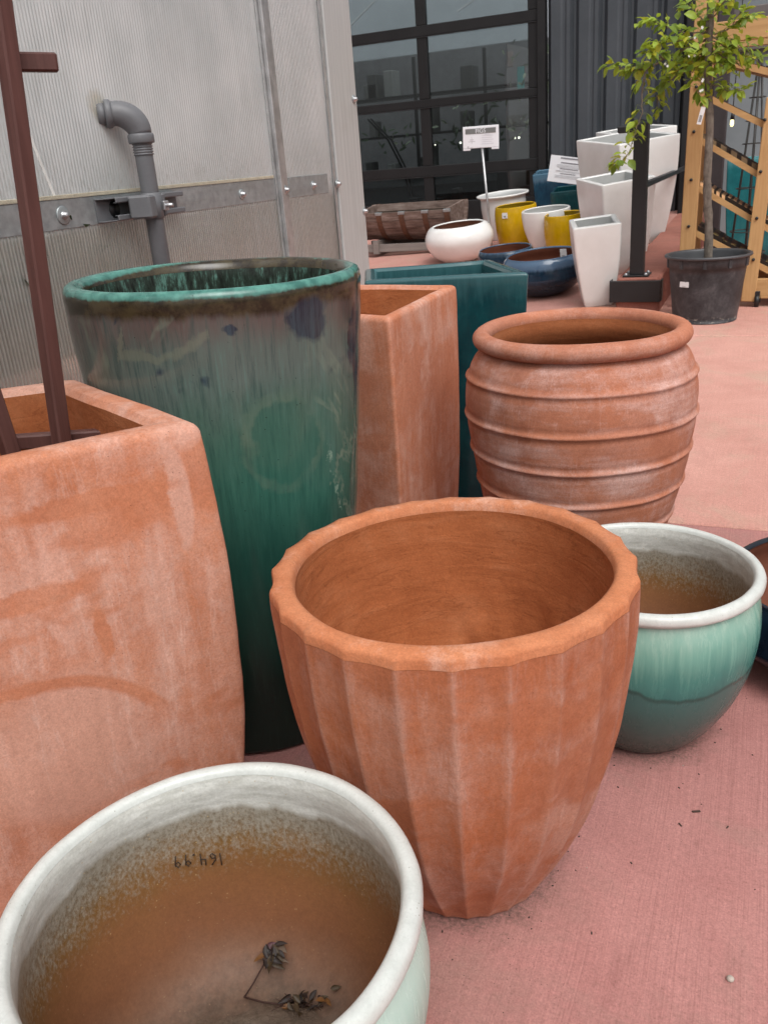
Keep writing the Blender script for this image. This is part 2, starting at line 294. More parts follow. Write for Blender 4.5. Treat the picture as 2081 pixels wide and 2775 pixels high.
def green_glaze(H):
    m = N('green_drip_glaze'); s = m.sep(); z = m.mth('DIVIDE', s[2], H)
    st = m.noise(1, 7, .72, m.map((120, 120, 4.0))); st2 = m.noise(1, 6, .65, m.map((16, 16, 1.5), loc=(3, 1, 0))); big = m.noise(2.6, 5, .55, m.map((1, 1, .8), loc=(5.1, 2, .4)), dist=.5)
    zz = m.mth('ADD', z, m.mth('ADD', m.mth('MULTIPLY', m.mth('SUBTRACT', st, .5), .10), m.mth('ADD', m.mth('MULTIPLY', m.mth('SUBTRACT', st2, .5), .13), m.mth('MULTIPLY', m.mth('SUBTRACT', big, .5), .34))))
    body = m.ramp(zz, (.22, (.006, .024, .019)), (.45, (.016, .070, .054)), (.60, (.034, .118, .088)), (.72, (.062, .135, .105)), (.83, (.09, .125, .112)), (.91, (.09, .112, .10)), (.975, (.095, .07, .064)))
    dk = m.mth('MULTIPLY', m.ramp(st, (.34, 1.), (.5, 0.)), m.ramp(z, (.45, .25), (.85, .95)))
    c = m.mix(m.mth('MULTIPLY', dk, .55), body, (.008, .035, .036))
    lt = m.mth('MULTIPLY', m.ramp(st, (.54, 0.), (.66, 1.)), m.ramp(z, (.55, .1), (.8, .9), (.97, .5)))
    c = m.mix(m.mth('MULTIPLY', lt, .38), c, (.10, .235, .20))
    # deep blue pools and pale rimmed runs
    pool = m.noise(3.4, 4, .55, m.map((1, 1, .75), loc=(1.3, 8.2, 2.2)), dist=.9)
    pf = m.mth('MULTIPLY', m.ramp(pool, (.60, 0.), (.625, 1.)), m.ramp(z, (.72, 0.), (.8, 1.)))
    c = m.mix(m.mth('MULTIPLY', pf, .85), c, m.mix(m.ramp(st, (.4, 0.), (.6, 1.)), (.010, .016, .034), (.03, .055, .075)))
    run = m.noise(2.3, 6, .6, m.map((1, 1, .7), loc=(7.7, 3.1, .9)), dist=.6)
    ed = m.mth('MULTIPLY', m.ramp(m.mth('ABSOLUTE', m.mth('SUBTRACT', run, .53)), (.004, 1.), (.014, 0.)), m.ramp(z, (.4, 0.), (.55, .8), (.85, .3)))
    c = m.mix(m.mth('MULTIPLY', ed, m.rng(m.noise(14, 3), .38, .6)), c, (.19, .24, .18))
    band = m.mth('ADD', z, m.mth('ADD', m.mth('MULTIPLY', m.mth('SUBTRACT', st, .5), .022), m.mth('MULTIPLY', m.mth('SUBTRACT', st2, .5), .035)))
    c = m.mix(m.ramp(band, (.948, 0.), (.960, 1.)), c, m.mix(m.ramp(m.noise(30, 6, .7), (.4, 0.), (.6, 1.)), (.020, .014, .008), (.055, .042, .020)))
    tip = m.mth('ADD', z, m.mth('ADD', m.mth('MULTIPLY', m.mth('SUBTRACT', m.noise(1, 4, .7, m.map((48, 48, 8))), .5), .010), m.mth('MULTIPLY', m.mth('SUBTRACT', st2, .5), .012)))
    tip = m.mth('SUBTRACT', tip, m.mth('MULTIPLY', m.ramp(m.mth('ADD', s[1], .5), (.50, 0.), (.70, 1.)), .014))
    c = m.mix(m.ramp(tip, (.985, 0.), (.989, 1.)), c, m.mix(m.ramp(m.noise(45, 4), (.35, 0.), (.65, 1.)), (.035, .135, .112), (.09, .26, .215)))
    # glaze runs that are really on this pot: a pale ring, a pale tick, two dark pools
    w1 = m.mth('SUBTRACT', m.noise(16, 5, .6), .5); w2 = m.mth('SUBTRACT', m.noise(16, 5, .6, m.map(loc=(4, 4, 4))), .5)
    ph = m.mth('ADD', m.mth('MULTIPLY', m.mth('ARCTAN2', s[1], s[0]), 180/pi), m.mth('MULTIPLY', w1, 15)); zh = m.mth('ADD', s[2], m.mth('MULTIPLY', w2, .06))
    def ell(p0, z0, a, b):
        dx = m.mth('DIVIDE', m.mth('SUBTRACT', ph, p0), a); dz = m.mth('DIVIDE', m.mth('SUBTRACT', zh, z0), b)
        return m.mth('SQRT', m.mth('ADD', m.mth('MULTIPLY', dx, dx), m.mth('MULTIPLY', dz, dz)))
    rg = ell(-35, .725, 16, .095); rm_ = m.mth('MULTIPLY', m.ramp(m.mth('ABSOLUTE', m.mth('SUBTRACT', rg, 1.0)), (.06, 1.), (.17, 0.)), m.rng(m.noise(11, 3), .40, .6, .08, .6))
    c = m.mix(m.mth('MULTIPLY', m.ramp(rg, (.85, .55), (1., 0.)), .6), c, (.030, .105, .078)); c = m.mix(m.mth('MULTIPLY', rm_, .75), c, (.12, .17, .125))
    def seg(p0, z0, p1, z1, wd):
        k = (z1-z0)/(p1-p0); ln = m.mth('ADD', z0-k*p0, m.mth('MULTIPLY', ph, k)); q = m.ramp(m.mth('ABSOLUTE', m.mth('SUBTRACT', zh, ln)), (wd*.6, 1.), (wd, 0.))
        return m.mth('MULTIPLY', q, m.mth('MULTIPLY', m.mth('GREATER_THAN', ph, min(p0, p1)), m.mth('LESS_THAN', ph, max(p0, p1))))
    tk = m.mth('MAXIMUM', seg(-97, .902, -80, .900, .012), m.mth('MAXIMUM', seg(-80, .900, -60, .938, .010), seg(-97, .900, -91, .945, .018)))
    c = m.mix(m.mth('MULTIPLY', tk, .42), c, (.16, .17, .125))
    for a_ in ((-22, .945, 11, .045), (7, .905, 6, .055), (-52, .95, 4, .012)):
        e_ = ell(*a_); c = m.mix(m.ramp(e_, (.70, .85), (1.1, 0.)), c, m.mix(m.ramp(st, (.42, 0.), (.6, 1.)), (.008, .013, .028), (.022, .045, .065)))
    sc2 = m.mth('MULTIPLY', seg(-19, .74, -5, .55, .016), m.ramp(m.noise(28, 5, .7), (.48, 0.), (.56, 1.))); c = m.mix(m.mth('MULTIPLY', sc2, .7), c, (.22, .32, .25))
    pin = m.mth('MULTIPLY', m.ramp(m.vor(58), (.045, 1.), (.085, 0.)), m.ramp(m.noise(8, 2), (.45, 0.), (.55, 1.)))
    c = m.mix(m.mth('MULTIPLY', pin, .8), c, (.004, .01, .01))
    h = m.mth('ADD', m.mth('MULTIPLY', m.noise(9, 4), .8), m.mth('SUBTRACT', m.mth('MULTIPLY', st, .14), m.mth('MULTIPLY', pin, .5)))
    return m.fin(c, m.rng(m.noise(12, 5), .3, .7, .10, .26), .42, m.bump(h, .16, .006))
def green_inside():
    m = N('green_inner_glaze'); st = m.noise(1, 7, .75, m.map((60, 60, 14)))
    c = m.ramp(st, (.38, (.012, .015, .012)), (.52, (.03, .045, .035)), (.62, (.09, .19, .155)), (.75, (.16, .30, .25)))
    return m.fin(c, .2, .45, m.bump(st, .2, .003))
def glaze(name, dark, lite, edge, rough=.1, H=1, seed=0, sc=9):
    m = N(name); o = m.map(loc=(seed, 0, 0)); a = m.noise(sc, 6, .6, o, dist=.6); st = m.noise(1, 6, .7, m.map((40, 40, 6), loc=(seed, 0, 0)))
    z = m.mth('DIVIDE', m.sep()[2], H)
    f = m.mth('ADD', m.mth('MULTIPLY', a, .6), m.mth('MULTIPLY', st, .4))
    c = m.ramp(f, (.35, dark), (.55, tuple((x+y)/2 for x, y in zip(dark, lite))), (.68, lite))
    e = m.mth('ADD', z, m.mth('MULTIPLY', m.mth('SUBTRACT', st, .5), .14))
    c = m.mix(m.ramp(e, (.90, 0.), (.99, .6)), c, edge)
    return m.fin(c, rough, .45, m.bump(a, .10, .006))
def white_glaze():
    m = N('white_glaze'); a = m.noise(6, 5); c = m.ramp(a, (.3, (.70, .69, .665)), (.7, (.77, .765, .745)))
    d = m.ramp(m.noise(40, 5, .7), (.62, 0.), (.75, .25)); c = m.mix(d, c, (.5, .47, .42))
    return m.fin(c, .22, .45, m.bump(m.noise(9, 4), .1, .006))
def concrete(name, a, b, grit, seed, broom=1.0):
    m = N(name); o = m.map(loc=(seed, seed, 0)); big = m.noise(1.1, 6, .6, o, dist=.4); md = m.noise(7, 6, .65, o); fine = m.noise(170, 4, .7, o)
    s = m.sep(m.mix(.012, m.obj, m.noise(3, 3, .5, col=True)))
    br = m.noise(1, 5, .8, m.map((330, 1.6, 1), loc=(seed, 0, 0), v=m.mix(.02, m.obj, m.noise(2.2, 2, .5, col=True))))
    f = m.mth('ADD', m.mth('MULTIPLY', big, .6), m.mth('MULTIPLY', md, .4))
    c = m.ramp(f, (.34, a), (.64, b))
    c = m.mix(m.mth('MULTIPLY', m.ramp(br, (.36, 1.), (.50, 0.)), .38*broom), c, tuple(x*.62 for x in a))
    c = m.mix(m.mth('MULTIPLY', m.ramp(br, (.55, 0.), (.68, 1.)), .28*broom), c, tuple(min(1, x*1.25) for x in b))
    c = m.mix(m.mth('MULTIPLY', m.ramp(fine, (.30, 1.), (.41, 0.)), .5), c, tuple(x*.45 for x in a))
    stn = m.ramp(m.noise(2.4, 6, .7, o, dist=.8), (.50, 0.), (.70, .85)); c = m.mix(stn, c, grit)
    wm = m.ramp(m.noise(.9, 7, .72, m.map(loc=(seed, 2, 0)), dist=.5), (.54, 0.), (.60, .28)); c = m.mix(wm, c, tuple(x*.72 for x in a))
    pit = m.mth('MULTIPLY', m.ramp(m.vor(130, o), (.10, 1.), (.17, 0.)), m.ramp(m.noise(3.5, 4, .7, o), (.5, 0.), (.62, 1.)))
    c = m.mix(m.mth('MULTIPLY', pit, .7), c, tuple(x*.25 for x in a))
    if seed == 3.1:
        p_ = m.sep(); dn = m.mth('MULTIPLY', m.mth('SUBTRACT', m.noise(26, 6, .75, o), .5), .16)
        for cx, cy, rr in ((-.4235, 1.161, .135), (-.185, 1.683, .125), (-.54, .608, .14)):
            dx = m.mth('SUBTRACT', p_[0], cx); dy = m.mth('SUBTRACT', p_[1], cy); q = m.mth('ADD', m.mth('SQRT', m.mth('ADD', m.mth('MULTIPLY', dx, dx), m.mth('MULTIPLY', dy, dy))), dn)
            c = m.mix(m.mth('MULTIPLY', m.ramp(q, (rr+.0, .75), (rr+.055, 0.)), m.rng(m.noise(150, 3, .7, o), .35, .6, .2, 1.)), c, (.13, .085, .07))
    h = m.mth('ADD', m.mth('MULTIPLY', br, .75*broom), m.mth('ADD', m.mth('MULTIPLY', fine, .35), m.mth('MULTIPLY', pit, -.5)))
    return m.fin(m.grain(c, .38, 260), .82, .25, m.bump(h, .55, .004))
def poly_sheet():
    m = N('polycarbonate'); y = m.sep()[1]
    rib = m.mth('SINE', m.mth('MULTIPLY', y, 2*pi/.0125)); rib2 = m.mth('ADD', m.mth('MULTIPLY', rib, .5), .5)
    var = m.noise(1, 5, .7, m.map((1, 70, .8))); soft = m.noise(2.4, 4, .6, m.map((1, 1.2, .8)))
    dr = m.noise(1, 4, .7, m.map((1, 260, 60)))
    z = m.sep()[2]
    clear = m.mth('MULTIPLY', m.mth('ADD', m.mth('MULTIPLY', rib2, .45), m.mth('MULTIPLY', var, .75)), m.ramp(m.mth('DIVIDE', z, 2.), (.2, 1.0), (.535, 1.0), (.56, .26), (.78, .04)))
    milk = m.mix(m.ramp(soft, (.32, 0.), (.66, 1.)), (.66, .70, .695), (.96, .98, .975))
    drt = m.mth('MULTIPLY', m.ramp(m.mth('ADD', z, m.mth('MULTIPLY', m.noise(6, 5, .7), .12)), (.0, 1.), (1., 0.)), 0.)
    ln = m.mth('MULTIPLY', m.ramp(var, (.54, 0.), (.66, 1.)), .5); milk = m.mix(ln, milk, (.93, .945, .94))
    dl = m.mth('MULTIPLY', m.ramp(var, (.32, 1.), (.42, 0.)), .38); milk = m.mix(dl, milk, (.33, .345, .34))
    sm = m.ramp(m.noise(7, 6, .7, m.map((1, 1, .45), loc=(0, 3, 1)), dist=.5), (.50, 0.), (.72, .22)); milk = m.mix(sm, milk, (.50, .51, .49))
    dy = m.mth('SUBTRACT', y, 2.262); dz = m.mth('SUBTRACT', z, 1.410); q_ = m.mth('ADD', m.mth('SQRT', m.mth('ADD', m.mth('MULTIPLY', dy, dy), m.mth('MULTIPLY', dz, dz))), m.mth('MULTIPLY', m.mth('SUBTRACT', m.noise(40, 6, .7), .5), .045)); milk = m.mix(m.ramp(m.mth('MULTIPLY', q_, 10), (.25, .8), (.52, 0.)), milk, (.70, .64, .52))
    gr = m.mth('MULTIPLY', m.ramp(m.noise(1, 5, .75, m.map((1, 160, 26))), (.52, 0.), (.60, 1.)), m.ramp(m.mth('MULTIPLY', z, .5), (.585, .75), (.66, .0))); milk = m.mix(gr, milk, (.40, .39, .34))
    milk = m.mix(m.mth('MULTIPLY', m.mth('SUBTRACT', 1.0, rib2), .20), milk, (.44, .455, .45))
    milk = m.mix(m.mth('MULTIPLY', m.ramp(m.mth('MULTIPLY', z, .5), (.535, .8), (.545, 0.)), m.rng(m.noise(3, 5, .7), .3, .7, .4, 1.)), milk, (.42, .37, .28))
    d = m.n('BsdfDiffuse'); m.set(d.inputs[0], milk); t = m.n('BsdfTranslucent'); m.set(t.inputs[0], milk)
    bmp = m.bump(m.mth('ADD', m.mth('MULTIPLY', rib, .5), m.mth('ADD', m.mth('MULTIPLY', var, .8), m.mth('MULTIPLY', dr, .25))), .5, .004)
    rf = m.n('BsdfRefraction'); m.set(rf.inputs['Color'], (.92, .93, .91)); rf.inputs['Roughness'].default_value = .16; rf.inputs['IOR'].default_value = 1.06; m.set(rf.inputs['Normal'], bmp)
    gl = m.n('BsdfGlossy'); m.set(gl.inputs['Color'], (1, 1, 1)); gl.inputs['Roughness'].default_value = .36; m.set(gl.inputs['Normal'], bmp)
    a = m.n('MixShader'); a.inputs[0].default_value = .38; m.t.links.new(d.outputs[0], a.inputs[1]); m.t.links.new(t.outputs[0], a.inputs[2])
    b = m.n('MixShader'); m.set(b.inputs[0], m.mth('MULTIPLY', clear, .95)); m.t.links.new(a.outputs[0], b.inputs[1]); m.t.links.new(rf.outputs[0], b.inputs[2])
    fr = m.n('Fresnel'); fr.inputs[0].default_value = 1.58; m.set(fr.inputs['Normal'], bmp)
    c = m.n('MixShader'); m.set(c.inputs[0], m.mth('MULTIPLY', fr.outputs[0], 2.0)); m.t.links.new(b.outputs[0], c.inputs[1]); m.t.links.new(gl.outputs[0], c.inputs[2])
    m.t.links.new(c.outputs[0], m.out.inputs[0]); m.t.nodes.remove(m.b); return m.m

def pane_glass():
    m = N('door_glass'); tr = m.n('BsdfTransparent'); m.set(tr.inputs[0], (.62, .66, .67)); gl = m.n('BsdfGlossy'); gl.inputs['Roughness'].default_value = .02
    m.set(gl.inputs['Normal'], m.bump(m.noise(1.3, 2), .05, .05))
    fr = m.n('Fresnel'); fr.inputs[0].default_value = 1.5; a = m.n('MixShader'); m.set(a.inputs[0], m.mth('MULTIPLY', fr.outputs[0], 1.7))
    m.t.links.new(tr.outputs[0], a.inputs[1]); m.t.links.new(gl.outputs[0], a.inputs[2]); m.t.links.new(a.outputs[0], m.out.inputs[0]); m.t.nodes.remove(m.b); return m.m
def emis(name, col, st):
    m = N(name); return m.fin(col, .5, .3, Emission_Color=col+(1,), Emission_Strength=st)
def wood(name, a, b, ax=2, sc=1, rough=.6):
    m = N(name); s = [26*sc]*3; s[ax] = 1.6*sc; g = m.noise(1, 6, .65, m.map(tuple(s)), dist=.8); k = m.noise(4, 4)
    c = m.ramp(m.mth('ADD', m.mth('MULTIPLY', g, .75), m.mth('MULTIPLY', k, .25)), (.32, a), (.66, b))
    return m.fin(c, rough, .35, m.bump(g, .2, .003))
def metal(name, col, rough=.4, sc=30, metal_=.7):
    m = N(name); a = m.noise(sc, 6, .65); s = m.noise(1, 5, .6, m.map((120, 4, 120)))
    c = m.mix(m.ramp(a, (.35, 0.), (.65, 1.)), tuple(x*.8 for x in col), tuple(min(1, x*1.15) for x in col))
    return m.fin(c, m.rng(s, .3, .7, rough-.1, rough+.12), .5, m.bump(a, .1, .003), metal_)

WHITE = white_glaze(); BLACK = plain('black_powder_coat', (.012, .012, .013), .45, 0, .2, 12)
PAPER = plain('white_card', (.78, .79, .82), .45, 0, .03, 8); INK = plain('grey_ink', (.10, .10, .10), .7, 0, .1); INKPALE = plain('faint_ink', (.50, .50, .52), .7, 0, .1)
STICK = plain('white_sticker', (.75, .75, .75), .5, 0, .04)
SOIL = plain('potting_soil', (.030, .022, .016), .95, 0, .5, 60, .1, .8)
GALV = metal('galvanised_steel', (.36, .385, .39), .45); ALU = metal('aluminium', (.50, .50, .50), .38, 14, .8); ZINC = metal('zinc_screw', (.50, .50, .51), .42, 60, .9)
PIPE = plain('grey_pipe_paint', (.125, .127, .135), .48, 0, .1, 14, .45, .1)
BROWN = wood('brown_stained_wood', (.060, .022, .018), (.115, .048, .040), 2, 1.4, .55)
DIRT = dirt()

# ------------------------------------------------------------------ ground
def slab(name, y0, y1, x0, x1, m, nx=1, ny=1):
    b = MB(); b.box(x0, x1, y0, y1, -.12, 0, .006); return tag(b.obj(name, m), None, None, None, 'structure')
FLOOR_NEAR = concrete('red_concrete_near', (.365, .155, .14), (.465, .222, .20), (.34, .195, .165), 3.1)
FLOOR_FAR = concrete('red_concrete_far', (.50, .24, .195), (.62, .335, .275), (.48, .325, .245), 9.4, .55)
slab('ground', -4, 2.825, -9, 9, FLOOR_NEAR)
slab('ground', 2.837, 5.935, -9, 9, FLOOR_FAR)
b = MB(); b.box(-1.06, 9, 5.962, 30, -.12, 0, .006); tag(b.obj('ground', FLOOR_FAR), None, None, None, 'structure')
b = MB(); b.box(-9, 9, -4, 30, -.2, -.025); tag(b.obj('ground', plain('joint_dirt', (.05, .035, .028), .95)), None, None, None, 'structure')
tag(MB().box(-60, 60, -40, 90, -.3, -.21).obj('ground', plain('asphalt', (.05, .05, .05), .9)), None, None, None, 'structure')
b = MB(); nx, ny = 20, 40; vs = []; fs = []
for j in range(ny+1):
    for i in range(nx+1):
        x = -9+(8-.055)*i/nx; y = 5.957+8.0*j/ny; vs.append((x, y, ramp(x, y)+.0))
for j in range(ny):
    for i in range(nx): q = j*(nx+1)+i; fs.append((q, q+1, q+nx+2, q+nx+1))
b.add(vs, fs); tag(b.obj('path', concrete('red_concrete_ramp', (.42, .20, .165), (.52, .27, .225), (.40, .26, .20), 5.4, .5)), None, None, None, 'structure')

# grit, chips and dry bits on the concrete: countless
b = MB()
for i in range(190):
    u = R.random()
    if i < 140:  # along pot feet
        cx, cy, rr = R.choice(((-.435, 1.19, .17), (-.185, 1.683, .135), (-.54, .608, .15))); t = R.uniform(-2.6, 1.2); q = rr+abs(R.gauss(.012, .06)); x, y = cx+q*cos(t), cy+q*sin(t)
    else: x, y = R.uniform(-.6, 1.6), R.uniform(.6, 5.5)
    s = R.choice((.0006, .0008, .0011, .0016)); M = Matrix.Translation((x, y, s*.4)) @ Matrix.Rotation(R.uniform(0, 6), 4, 'Z')
    b.box(-s*R.uniform(.8, 2.2), s, -s*.7, s*.8, -s*.5, s*.6, s*.3, M, 0 if R.random() < .8 else 1)
tag(b.obj('grit', [plain('dark_grit', (.05, .03, .025), .9), plain('pale_grit', (.4, .33, .28), .9)]), 'dark grit and dust scattered on the red concrete around the pot feet', 'grit', None, 'stuff')
b = MB()
b.lathe([(.002, 0), (.0055, .0015), (.0062, .004), (.004, .0068), (.0, .0075)], 9, jit=.002, seed=4)
tag(b.obj('pebble', plain('pebble_stone', (.42, .36, .31), .85), None, (.033, 1.058, 0)), 'small pale pebble lying alone on the near red concrete', 'pebble')
for x, y, a, s, lb in ((-.045, 1.42, .4, .008, 'dark wood chip on the concrete below the teal bowl, the largest of three'), (.012, 1.395, 1.2, .004, 'tiny dark wood chip right of the larger chip below the teal bowl'), (-.07, 1.375, 2.2, .005, 'small dark wood chip nearest the fluted pot')):
    b = MB(); b.box(-s, s, -s*.3, s*.35, 0, s*.3, s*.12, Matrix.Rotation(a, 4, 'Z')); tag(b.obj('wood_chip', plain('chip_bark', (.055, .03, .022), .9), None, (x, y, .0005)), lb, 'chip', 'wood chips on the near concrete')

# ------------------------------------------------------------------ fluted terracotta pot
TI = terracotta_inside('terracotta_inner', 2)
def fluted():
    t = thing('fluted_pot', 'large terracotta pot with vertical flutes and a scalloped rim, in the middle', 'pot', (-.4235, 1.161, 0), rad(4))
    H = .61; NF = 24; seg = NF*16
    outp = curve_prof([(.133, .004), (.142, .018), (.179, .09), (.225, .2), (.257, .325), (.2745, .45), (.2805, .55), (.2812, .590)], 8)
    def rf(R_, a, z, i):
        u = (a*NF/(2*pi)) % 1.0; k = abs(2*u-1)           # 1 on the ridge, 0 mid flute
        fl = 1-k**2.0                                     # broad concave flute with a soft arris
        R_ *= 1.02; amp = .0080*min(1, .55+max(0, (z-.004)/.06))*(R_/.287)**.5
        if z > .545: amp *= 1-.25*min(1, (z-.545)/.045)
        return R_-amp*fl
    b = MB(); b.lathe([(.09, 0)]+outp, seg, 0, rf, .0030, 11); b.obj('fluted_wall', terracotta('terracotta_fluted', .50, seed=1.7, pale=(.41, .225, .17), deep=(.31, .098, .045), mid=(.385, .14, .07), flutes=24, low=.30), t)
    def rr(R_, a, z, i): return rf(R_, a, z, i) if i < 3 else (R_-(.0055, .0035)[i-3]*(1-abs(2*((a*NF/(2*pi)) % 1)-1)**2) if i in (3, 4) else R_)
    b = MB(); b.lathe([(q_*.976, z_+.016) for q_, z_ in ((.2879, .5742), (.2875, .586), (.2855, .5915), (.281, .5942), (.270, .5955), (.260, .5945), (.2548, .590), (.2525, .578))], seg, 0, rr, .0030, 11)
    b.obj('rim', terracotta('terracotta_rim', .12, seed=4.2, deep=(.42, .145, .065), mid=(.50, .20, .10)), t)
    inner = curve_prof([(.2464, .5938), (.2475, .565), (.243, .46), (.218, .31), (.176, .17), (.135, .10), (.09, .075), (.02, .07)], 7)
    def lump(R_, a, z, i):
        return R_+(  .015*mn.noise(Vector((cos(a)*3.2, sin(a)*3.2, z*9)))+.010*mn.noise(Vector((cos(a)*6, sin(a)*6, z*20))))*max(0, min(1, (.50-z)/.18))
    b = MB(); b.lathe(inner, 240, 0, lump, .0030, 11); b.obj('inner_wall', TI, t)
fluted()

# ------------------------------------------------------------------ celadon bowls
def celadon_bowl(name, label, loc, s, rz, pale, seed):
    t = thing(name, label, 'bowl', loc, rz, 'white rimmed celadon bowls'); H = .39*s
    P = lambda L: [(a*s, z*s) for a, z in L]
    out = curve_prof(P([(.118, .004), (.13, .012), (.158, .05), (.192, .115), (.216, .19), (.2275, .26), (.2265, .31), (.218, .345), (.2125, .357)]), 7)
    b = MB(); b.lathe([(.08*s, 0)]+out, 128, 0, None, .003, seed); b.obj('glazed_body', celadon_body(name+'_glaze', H, pale, seed), t)
    lip = curve_prof(P([(.2125, .3572), (.2150, .3625), (.2245, .3655), (.2285, .3725), (.2265, .3820), (.2205, .3875), (.2135, .3888), (.2078, .3862), (.2045, .380)]), 4)
    b = MB(); b.lathe(lip, 128, 0, None, .003, seed); b.obj('rim', celadon_rim(name+'_lip', seed), t)
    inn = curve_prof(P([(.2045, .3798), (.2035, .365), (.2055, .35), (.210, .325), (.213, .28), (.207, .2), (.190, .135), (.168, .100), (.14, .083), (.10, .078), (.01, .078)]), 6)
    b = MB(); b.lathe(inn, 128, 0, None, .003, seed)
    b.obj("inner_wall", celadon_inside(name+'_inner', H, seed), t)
    b = MB(); b.lathe([(.125*s, .0785*s), (.115*s, .0805*s), (.09*s, .0815*s), (.05*s, .081*s), (.001, .081*s)], 64, 0, None, .022, seed); b.obj('dirt', DIRT, t)
    return t
FB = celadon_bowl('celadon_bowl', 'pale mint bowl with white rim, nearest the camera, dry leaves inside', (-.54, .608, 0), 1.087, .3, True, 2.3)
celadon_bowl('celadon_bowl', 'smaller teal green bowl with white rim, right of the fluted pot', (-.185, 1.683, 0), 1.0, 1.1, False, 6.1)

# ------------------------------------------------------------------ tall green pot
def green_pot():
    t = thing('tall_green_pot', 'tall cylindrical pot with dark green drip glaze and turquoise rim', 'pot', (-1.044, 1.496, .004)); H = 1.015; r0 = GR; t.rotation_euler = Matrix.Rotation(rad(1.5), 3, Vector((-.56, .83, 0))).to_euler()
    out = curve_prof([(r0*.70, .004), (r0*.72, .03), (r0*.79, .25), (r0*.87, .5), (r0*.945, .75), (r0*.985, .90), (r0*1.0, .98)], 8)
    b = MB(); b.lathe([(.1, 0)]+out+[(r0*1.004, .99), (r0*1.0, 1.002), (r0*.985, 1.011), (r0*.96, 1.015), (r0*.93, 1.014), (r0*.90, 1.008), (r0*.885, .995)], 160, 0, None, .004, 21)
    b.obj('glazed_wall', green_glaze(H), t)
    b = MB(); b.lathe(curve_prof([(r0*.885, .9948), (r0*.875, .95), (r0*.86, .8), (r0*.78, .4), (r0*.62, .06), (.02, .05)], 5), 128, 0, None, .004, 21); b.obj('inner_wall', green_inside(), t)
GR = .2915
green_pot()

# ------------------------------------------------------------------ square planters
def inset(poly, t):
    n = len(poly); out = []
    for i in range(n):
        a, b_, c = Vector(poly[i-1]), Vector(poly[i]), Vector(poly[(i+1) % n])
        d1 = (b_-a).normalized(); d2 = (c-b_).normalized(); n1 = Vector((-d1.y, d1.x)); n2 = Vector((-d2.y, d2.x))
        k = (n1+n2); k = k/(k.length**2)*2; out.append(b_+k*t)
    return out
def ring(poly, rc, ns, na=5):
    n = len(poly); out = []
    for i in range(n):
        a, b_, c = Vector(poly[i-1]), Vector(poly[i]), Vector(poly[(i+1) % n]); d1 = (a-b_).normalized(); d2 = (c-b_).normalized()
        p0 = b_+d1*rc; p2 = b_+d2*rc
        for k in range(na+1):
            q = k/na; out.append(p0*(1-q)**2+b_*2*q*(1-q)+p2*q*q)
        nx_ = Vector(poly[(i+1) % n]); e = nx_-d2*(-1)*0; q2 = c-d2*rc
        for k in range(1, ns): out.append(p2.lerp(q2, k/ns))
    return out
def square_pot(t, poly, H, th, rc, scale, mats, nz=28, jit=.003, seed=0, rim_r=.012, ns=10, tilt=(0, 0), split=True, bulge=0, names=('outer_wall', 'inner_wall')):
    """poly: counter-clockwise top corners (local xy); scale(z/H): taper"""
    cen = sum((Vector(q) for q in poly), Vector((0, 0)))/len(poly)
    def lay(pl, z, s, rcc, off=0):
        pl = inset(pl, off) if off else pl
        return [(cen+(q-cen)*s, z) for q in ring([Vector(q) for q in pl], rcc, ns)]
    P = [Vector(q) for q in poly]; L = []
    L.append(lay(P, 0, scale(0)*.97, rc, .004))
    for k in range(nz+1):
        z = .008+(H-rim_r-.008)*k/nz; L.append(lay(P, z, scale(z/H), rc))
    for k in range(1, 5):
        a = k/4*pi/2; L.append(lay(P, H-rim_r+rim_r*sin(a), scale(1), rc, rim_r*(1-cos(a))))
    n_out = len(L)
    L.append(lay(P, H+.0005, scale(1), max(.006, rc-th*.4), th*.55))
    for k in range(0, 4):
        a = pi/2-k/3*pi/2; L.append(lay(P, H-rim_r*.8+rim_r*.8*sin(a), scale(1), max(.004, rc-th*.6), th-rim_r*.8*(1-(1-cos(a)))+0*a) if False else lay(P, H-rim_r*.8*(1-sin(a)), scale(1), max(.006, rc-th*.6), th-rim_r*.8*(1-cos(a)) if False else th-rim_r*.7*sin(a)))
    ni = len(L)
    for k in range(1, 13):
        z = (H-rim_r*.8)*(1-k/12)+.05*(k/12); L.append(lay(P, z, scale(z/H), max(.006, rc-th*.6), th))
    n = len(L[0]); vs = []
    for li, l in enumerate(L):
        for (q, z) in l:
            d = (q-cen).normalized(); v = Vector((q.x, q.y, z))
            e = mn.noise(v*5+Vector((seed, 0, 0)))*jit+mn.noise(v*17+Vector((seed, 3, 0)))*jit*.35
            v.x += d.x*e; v.y += d.y*e
            if z > .03: v.z += mn.noise(v*4+Vector((3, seed, 0)))*jit
            v.z += z/H*(tilt[0]*(q.x-cen.x)+tilt[1]*(q.y-cen.y)); vs.append(v)
    def strip(a, b_, capb=False, capt=False):
        m_ = MB(); f = []
        for i in range(a, b_):
            for k in range(n): f.append(((i-a)*n+k, (i-a)*n+(k+1) % n, (i-a+1)*n+(k+1) % n, (i-a+1)*n+k))
        m_.add(vs[a*n:(b_+1)*n], f, 0, True)
        if capb: m_.add([], [])
        if capb: m_.f.append(list(range(n))[::-1]); m_.mi.append(0); m_.sm.append(False)
        if capt: m_.f.append([(b_-a)*n+k for k in range(n)]); m_.mi.append(0); m_.sm.append(False)
        return m_
    strip(0, ni-1, capb=True).obj(names[0], mats[0], t); strip(ni-1, len(L)-1, capt=True).obj(names[1], mats[1], t)

